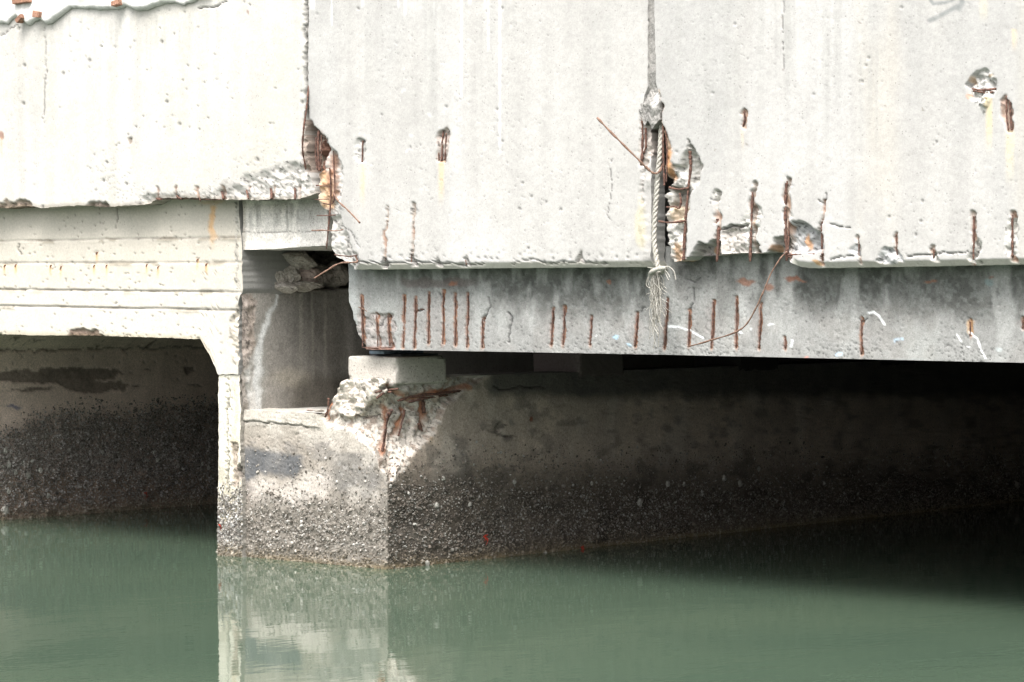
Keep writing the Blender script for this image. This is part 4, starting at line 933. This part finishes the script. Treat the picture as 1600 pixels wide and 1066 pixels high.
f.mul(sstep(730, 750, V), (.8, .75, .68))
f.build('face', M['pier_concrete'], LW, .1, sides='')
LEFT_FACE = f
box('core', XL - 1.6, XL - .16, -.2, 13, -.3, zl + .02, M['shaded_wall_concrete'], LW)
EW = thing('abutment_wall', 'far dark wall closing the culverts under the deck', 'wall', (2, 13.2, -.3))
box('face', -9, 12, 13.05, 13.5, -.3, deck_z0 + .10, M['shaded_wall_concrete'], EW)
RP = thing('sky_blocking_pier', 'unseen pier beyond the right of the frame, set close in to block sky light', 'bridge pier', (4.9, 6, -.3))
box('body', 3.9, 5.9, -.1, 13, -.3, zb0 - .02, M['plain_concrete'], RP)  # out-of-view pier, placed close to keep sky light off the right bay

# ================================================================== barnacles: a crust nobody could count
def crust(face, n, zmax_fn, size, pal, name, label, seed, keep=None):
    r = np.random.default_rng(seed)
    A = face.final(); N, Mm = face.U.shape
    i = r.uniform(0, N - 1.001, n * 4); 
    # uniform in metres rather than in columns
    W = np.linalg.norm(np.diff(A[:, Mm // 2], axis=0), axis=1); cw = np.concatenate([[0], np.cumsum(W)]); i = np.interp(r.uniform(0, cw[-1], n * 4), cw, np.arange(N)); i = np.clip(i, 0, N - 1.001)
    j = r.uniform(0, Mm - 1.001, n * 4)
    ii = i.astype(int); jj = j.astype(int); fi = (i - ii)[:, None]; fj = (j - jj)[:, None]
    def samp(Q): return (Q[ii, jj] * (1 - fi) + Q[ii + 1, jj] * fi) * (1 - fj) + (Q[ii, jj + 1] * (1 - fi) + Q[ii + 1, jj + 1] * fi) * fj
    Pp = samp(A); clump = .5 + .5 * sstep(.36, .52, fbm((Pp[:, 0] + Pp[:, 1]) * 16, Pp[:, 2] * 18, seed + 70, 4)); uu = samp(face.U[..., None])[:, 0]; vv = samp(face.V[..., None])[:, 0]
    prob = zmax_fn(uu, vv, Pp)
    ok = r.uniform(0, 1, len(Pp)) < prob * clump
    Pp = Pp[ok][:n]; uu = uu[ok][:n]; vv = vv[ok][:n]; inn = -samp(np.array(face.inward))[ok][:n]
    n = len(Pp)
    nrm = inn + r.normal(0, .35, (n, 3)); nrm /= np.linalg.norm(nrm, axis=1)[:, None]
    a = np.cross(nrm, r.normal(size=(n, 3))); a /= np.linalg.norm(a, axis=1)[:, None]; b = np.cross(nrm, a)
    sz = size * np.exp(r.normal(0, .38, n)); S = 5
    th = np.arange(S) * 2 * math.pi / S
    rb = sz[:, None] * r.uniform(.75, 1.25, (n, S)); rt = rb * r.uniform(.35, .6, (n, 1)); h = sz * r.uniform(.6, 1.3, n)
    cs, sn = np.cos(th), np.sin(th)
    ringb = Pp[:, None] - nrm[:, None] * .003 + rb[..., None] * (cs[None, :, None] * a[:, None] + sn[None, :, None] * b[:, None])
    ringt = Pp[:, None] + nrm[:, None] * h[:, None, None] + rt[..., None] * (cs[None, :, None] * a[:, None] + sn[None, :, None] * b[:, None])
    ctr = (Pp + nrm * (h * .45)[:, None])[:, None]
    Vv = np.concatenate([ringb, ringt, ctr], 1)
    off = (np.arange(n) * (2 * S + 1))[:, None]
    T = []
    for k_ in range(S):
        k2 = (k_ + 1) % S
        T += [(k_, k2, S + k2), (k_, S + k2, S + k_), (S + k_, S + k2, 2 * S)]
    T = np.array(T); Fc = (off[:, :, None] + T[None]).reshape(-1, 3)
    pal = np.array(pal); ci = pal[r.integers(0, len(pal), n)] * r.uniform(.7, 1.25, (n, 1))
    lowm = sstep(.10, 0, Pp[:, 2])[:, None]; ci = ci * (1 - .6 * lowm) + np.array((.19, .15, .09)) * .6 * lowm
    Cv = np.repeat(ci[:, None], 2 * S + 1, 1); Cv[:, -1] *= .5; Cv[:, :S] *= .8
    o = mesh_from(name, Vv.reshape(-1, 3), Fc, M['shell'], None, col=Cv.reshape(-1, 3), smooth=False)
    return tag(o, label, 'barnacles', kind='stuff')
f = PIER_FACE
def p_front(u, v, P):
    g = fbm(P[:, 0] * 8, P[:, 2] * 8, 5); return (u < 607) * (.12 * sstep(690, 740, v) + .88 * sstep(756, 815, v + 40 * (g - .5))) * (P[:, 2] > -.02)
def p_side(u, v, P):
    g = fbm(P[:, 1] * 4, P[:, 2] * 8, 6); return (u >= 607) * np.maximum(.16 * sstep(680, 725, v + 30 * (g - .5)), .9 * sstep(722, 790, v + 40 * (g - .5))) * (P[:, 2] > -.02)
crust(f, 30000, p_front, .0042, [(.27, .245, .215), (.33, .305, .27), (.20, .18, .155), (.13, .115, .095), (.42, .40, .37)], 'barnacle_crust', 'pale grey barnacle crust along the sunlit foot of the pier', 1)
crust(f, 42000, p_side, .0039, [(.18, .155, .13), (.21, .19, .165), (.13, .11, .092), (.09, .078, .066), (.155, .135, .112), (.31, .30, .275)], 'barnacle_crust', 'dark barnacle crust on the shaded long side of the pier', 2)
def p_left(u, v, P):
    g = fbm(P[:, 1] * 4, P[:, 2] * 8, 7); return sstep(-22, 30, v - lim(u) + 20 * (g - .5)) * (P[:, 2] > -.02) * (.85 - .3 * sstep(730, 760, v))
crust(LEFT_FACE, 32000, p_left, .0044, [(.23, .205, .18), (.28, .26, .235), (.17, .15, .13), (.13, .115, .10), (.36, .34, .32)], 'barnacle_crust', 'black barnacle crust on the wall inside the left culvert', 3)

def p_leg(u, v, P):
    return sstep(745, 800, v + 30 * (fbm(P[:, 0] * 20, P[:, 2] * 14, 5) - .5)) * (P[:, 2] > -.02)
crust(LEG_FACE, 3000, p_leg, .0042, [(.30, .28, .25), (.38, .36, .33), (.20, .18, .16), (.12, .11, .10), (.46, .45, .43)], 'barnacle_crust', 'thin tan barnacle crust round the foot of the cream frame leg', 8)
# bigger oysters, one by one
def oyster(u, v, r, plane, c, label, seed, tone=1.0):
    g = np.random.default_rng(seed); n = 10; th = np.linspace(0, 2 * math.pi, n, endpoint=False)
    rr = r * .0045 * (1 + .25 * g.normal(size=n) * .6); ctr = on_x(float(u), float(v), c) if plane == 'x' else on_y(float(u), float(v), c)
    out = np.array([1., 0, 0]) if plane == 'x' else np.array([0, -1., 0])
    t1 = np.array([0, 1., 0]) if plane == 'x' else np.array([1., 0, 0]); t2 = zup
    V0 = [ctr - out * .004 + rr[i] * (math.cos(th[i]) * t1 * .8 + math.sin(th[i]) * t2) for i in range(n)]
    V1 = [ctr + out * r * .0013 + rr[i] * .62 * (math.cos(th[i]) * t1 * .8 + math.sin(th[i]) * t2) + out * g.uniform(0, .003) for i in range(n)]
    Vv = np.array(V0 + V1 + [ctr + out * r * .0018 + g.normal(0, .001, 3)])
    Fc = []
    for i in range(n):
        k2 = (i + 1) % n; Fc += [(i, k2, n + k2), (i, n + k2, n + i), (n + i, n + k2, 2 * n)]
    col = np.array([.38, .37, .33]) * tone * (1 + .15 * g.normal(size=(len(Vv), 1))); 
    o = mesh_from('oyster_shell', Vv, Fc, M['shell'], None, col=np.clip(col, .05, .8), origin=ctr, smooth=False)
    return tag(o, label, 'oyster', 'oyster shells on the walls')
OY = [(8, 704, 7, 'x', 'pale oyster highest of the pair at the left picture edge'), (13, 727, 8, 'x', 'largest white oyster of the cluster near the left picture edge'), (4, 728, 5, 'x', 'small oyster touching the left picture edge beside the largest white one'), (16, 709, 4, 'x', 'small oyster just right of the highest pale one at far left'), (24, 738, 6, 'x', 'oyster at the lower left end of the short diagonal chain'), (34, 724, 5, 'x', 'oyster in the middle of the short diagonal chain'), (50, 720, 5, 'x', 'oyster at the upper right end of the diagonal chain'),
      (63, 735, 6, 'x', 'single tall oyster right of the diagonal chain'), (43, 742, 9, 'x', 'dull brownish oyster lump below the diagonal chain'), (160, 707, 5.5, 'x', 'bright round oyster in the middle of the left culvert wall'), (129, 700, 4, 'x', 'small bright oyster left of the round middle one'), (152, 697, 3.5, 'x', 'small oyster just above the round middle one'), (241, 707, 5, 'x', 'oyster left of the culvert wall cluster'), (246, 718, 6, 'x', 'oyster lower in the cluster right of the wall middle'), (311, 702, 4, 'x', 'oyster beside the frame leg, upper one'), (309, 709, 4, 'x', 'oyster beside the frame leg, just under the upper one'), (326, 731, 5.5, 'x', 'greenish oyster deepest beside the frame leg'), (316, 725, 4, 'x', 'small dim oyster left of the greenish one'),
      (13, 768, 7, 'x', 'brownish oyster on the low ledge at far left'), (8, 798, 11, 'x', 'big yellowish oyster lump at the waterline at far left'), (40, 786, 5, 'x', 'small oyster just above the waterline at left'), (75, 775, 6, 'x', 'dull oyster low on the left part of the culvert wall')]
for i, (u, v, r, pl, lab) in enumerate(OY): oyster(u, v, r * .8, pl, XL, lab, 400 + i, .8 if r > 8 else 1.0)
OY2 = [(683, 790, 5, 'white oyster nearest the pier corner on its long side'), (693, 748, 4, 'small white oyster above the one nearest the corner'), (735, 788, 4, 'white oyster in the bright patch of the pier side'), (804, 753, 4.5, 'bright oyster high on the pier side, left of the dark stretch'), (925, 755, 3.5, 'small oyster pair member midway along the pier side'), (1044, 756, 6, 'round greenish oyster, left of three in the dark'), (1069, 757, 4, 'small oyster between the two larger ones in the dark'), (1132, 748, 6, 'yellowish oyster, highest in the dark stretch'), (1157, 756, 5.5, 'grey oyster just right of the yellowish one'), (1186, 733, 4, 'small bright oyster above and right of the grey one'), (1000, 785, 7, 'brown oyster lump below the dark stretch row'), (1288, 755, 4, 'rightmost oyster, alone deep in the dark'), (852, 866, 5, 'white oyster at the waterline of the pier side'), (668, 880, 5, 'white oyster at the waterline close to the corner')]
for i, (u, v, r, lab) in enumerate(OY2): oyster(u, v, r * .8, 'x', .008, lab, 450 + i, .85)

# red weed
def weed(u, v, c, n, size, label, seed, plane='x'):
    g = np.random.default_rng(seed); ctr = on_x(float(u), float(v), c) if plane == 'x' else on_y(float(u), float(v), c); Vs = []; Fs = []; k = 0
    for i in range(n):
        ph = g.uniform(0, 2 * math.pi); L_ = size * g.uniform(.6, 1.2)
        d = np.array([.25, math.cos(ph) * .6, math.sin(ph)]); p = [ctr + d * L_ * t + np.array([.012 * math.sin(3 * t), .006 * math.sin(5 * t + ph), -.02 * t * t]) for t in np.linspace(0, 1, 7)]
        V, Fq, c0, c1 = tube_arrays(p, .004 * (1.1 - np.linspace(0, 1, 7)), 5); Vs.append(V); Fs.append(tri(Fq) + k); k += len(V)
    o = mesh_from('red_weed', np.vstack(Vs), np.vstack(Fs), M['red_weed'], None, origin=ctr)
    return tag(o, label, 'weed', 'red tufts near the waterline')
weed(757, 838, .012, 8, .030, 'small red tuft clinging to the pier side above the water, nearer the corner', 1)
weed(909, 855, .012, 7, .026, 'bright red tuft at the waterline of the pier side, right of the other', 2)
weed(226, 770, XL + .01, 4, .02, 'tiny dark red tuft low on the left culvert wall', 3)
weed(343, 820, YF - .005, 5, .016, 'small red brown tuft on the edge of the frame leg near the water', 4, 'y')

# ================================================================== rope
RP_ = thing('rope', 'old twisted pale rope hanging down the joint, knotted and frayed over the grey beam', 'rope', on_y(1027., 418., YD - .02))
path = catmull([(1034, 170), (1033, 205), (1031, 240), (1028, 270), (1026, 300), (1023, 340), (1022, 375), (1025, 400), (1028, 418)], 260)
offp = np.interp(np.linspace(0, 1, 260), [0, .25, .6, 1], [.05, .015, .0, -.02])
cp = np.array([on_y(q[0], q[1], YD + o_) for q, o_ in zip(path, offp)]).reshape(-1, 3)
T = np.gradient(cp, axis=0); T /= np.linalg.norm(T, axis=1)[:, None]
A_ = np.cross(T, [0, 1, 0]); A_ /= np.linalg.norm(A_, axis=1)[:, None]; B_ = np.cross(T, A_)
s_len = np.concatenate([[0], np.cumsum(np.linalg.norm(np.diff(cp, axis=0), axis=1))])
for k in range(3):
    ph = s_len * 2 * math.pi / .075 + k * 2 * math.pi / 3
    tube('strand', cp + .0060 * (np.cos(ph)[:, None] * A_ + np.sin(ph)[:, None] * B_), .0064 * (1 + .12 * vn(np.arange(260) * .3, np.arange(260) * 0, k)), M['rope_fibre'], RP_, 8)
kn = [(1016, 428), (1020, 424), (1030, 420), (1038, 419), (1040, 422), (1030, 426), (1020, 430), (1016, 430)]
kp = np.array([on_y(q[0], q[1], YD - .03 - .02 * math.sin(i / 59 * math.pi * 2)) for i, q in enumerate(catmull(kn, 60))]).reshape(-1, 3)
tube('knot', kp, .0105 * (1 + .25 * (vn(np.arange(60) * .3, np.arange(60) * 0, 3) - .5)), M['rope_fibre'], RP_, 10)
Vs = []; Fs = []; k = 0
def addtube(pts, r, c=YD - .02, sides=5):
    global k
    V, Fq, c0, c1 = tube_arrays(np.array([on_y(q[0], q[1], c) for q in catmull(pts, 24)]).reshape(-1, 3), r, sides); Vs.append(V); Fs.append(tri(Fq) + k); k += len(V)
for i in range(64):
    u0 = random.gauss(1023, 3.0); l = random.choice([35, 60, 80, 100, 118]) * random.uniform(.6, 1.05); sp_ = random.gauss(0, 7)
    if i % 4 == 0: sp_ += 8
    a1 = random.gauss(0, 3.2); a2 = random.gauss(0, 4.2); ce = YD - .02 + random.uniform(-.02, .03)
    u1 = 1024 + (u0 - 1023) * 1.6
    addtube([(u0, 426), (u1 + a1 * .6, 426 + l * .3), (u1 + sp_ * .4 + a2, 426 + l * .6), (u1 + sp_ * .8 - a1, 426 + l * .85), (u1 + sp_ * 1.1 + a2, 426 + l)], random.uniform(.0009, .0022), ce, 4)
addtube([(1036, 417), (1045, 417), (1053, 424), (1056, 437)], .0025, YD - .04); addtube([(1038, 421), (1044, 428), (1047, 434)], .002, YD - .04); addtube([(1036, 420), (1042, 432), (1045, 438)], .002, YD - .035); addtube([(1012, 418), (1022, 419), (1034, 416)], .0018, YD - .04)
fo = mesh_from('frayed_end', np.vstack(Vs), np.vstack(Fs), M['rope_fibre'], RP_)
fo['kind'] = 'stuff'
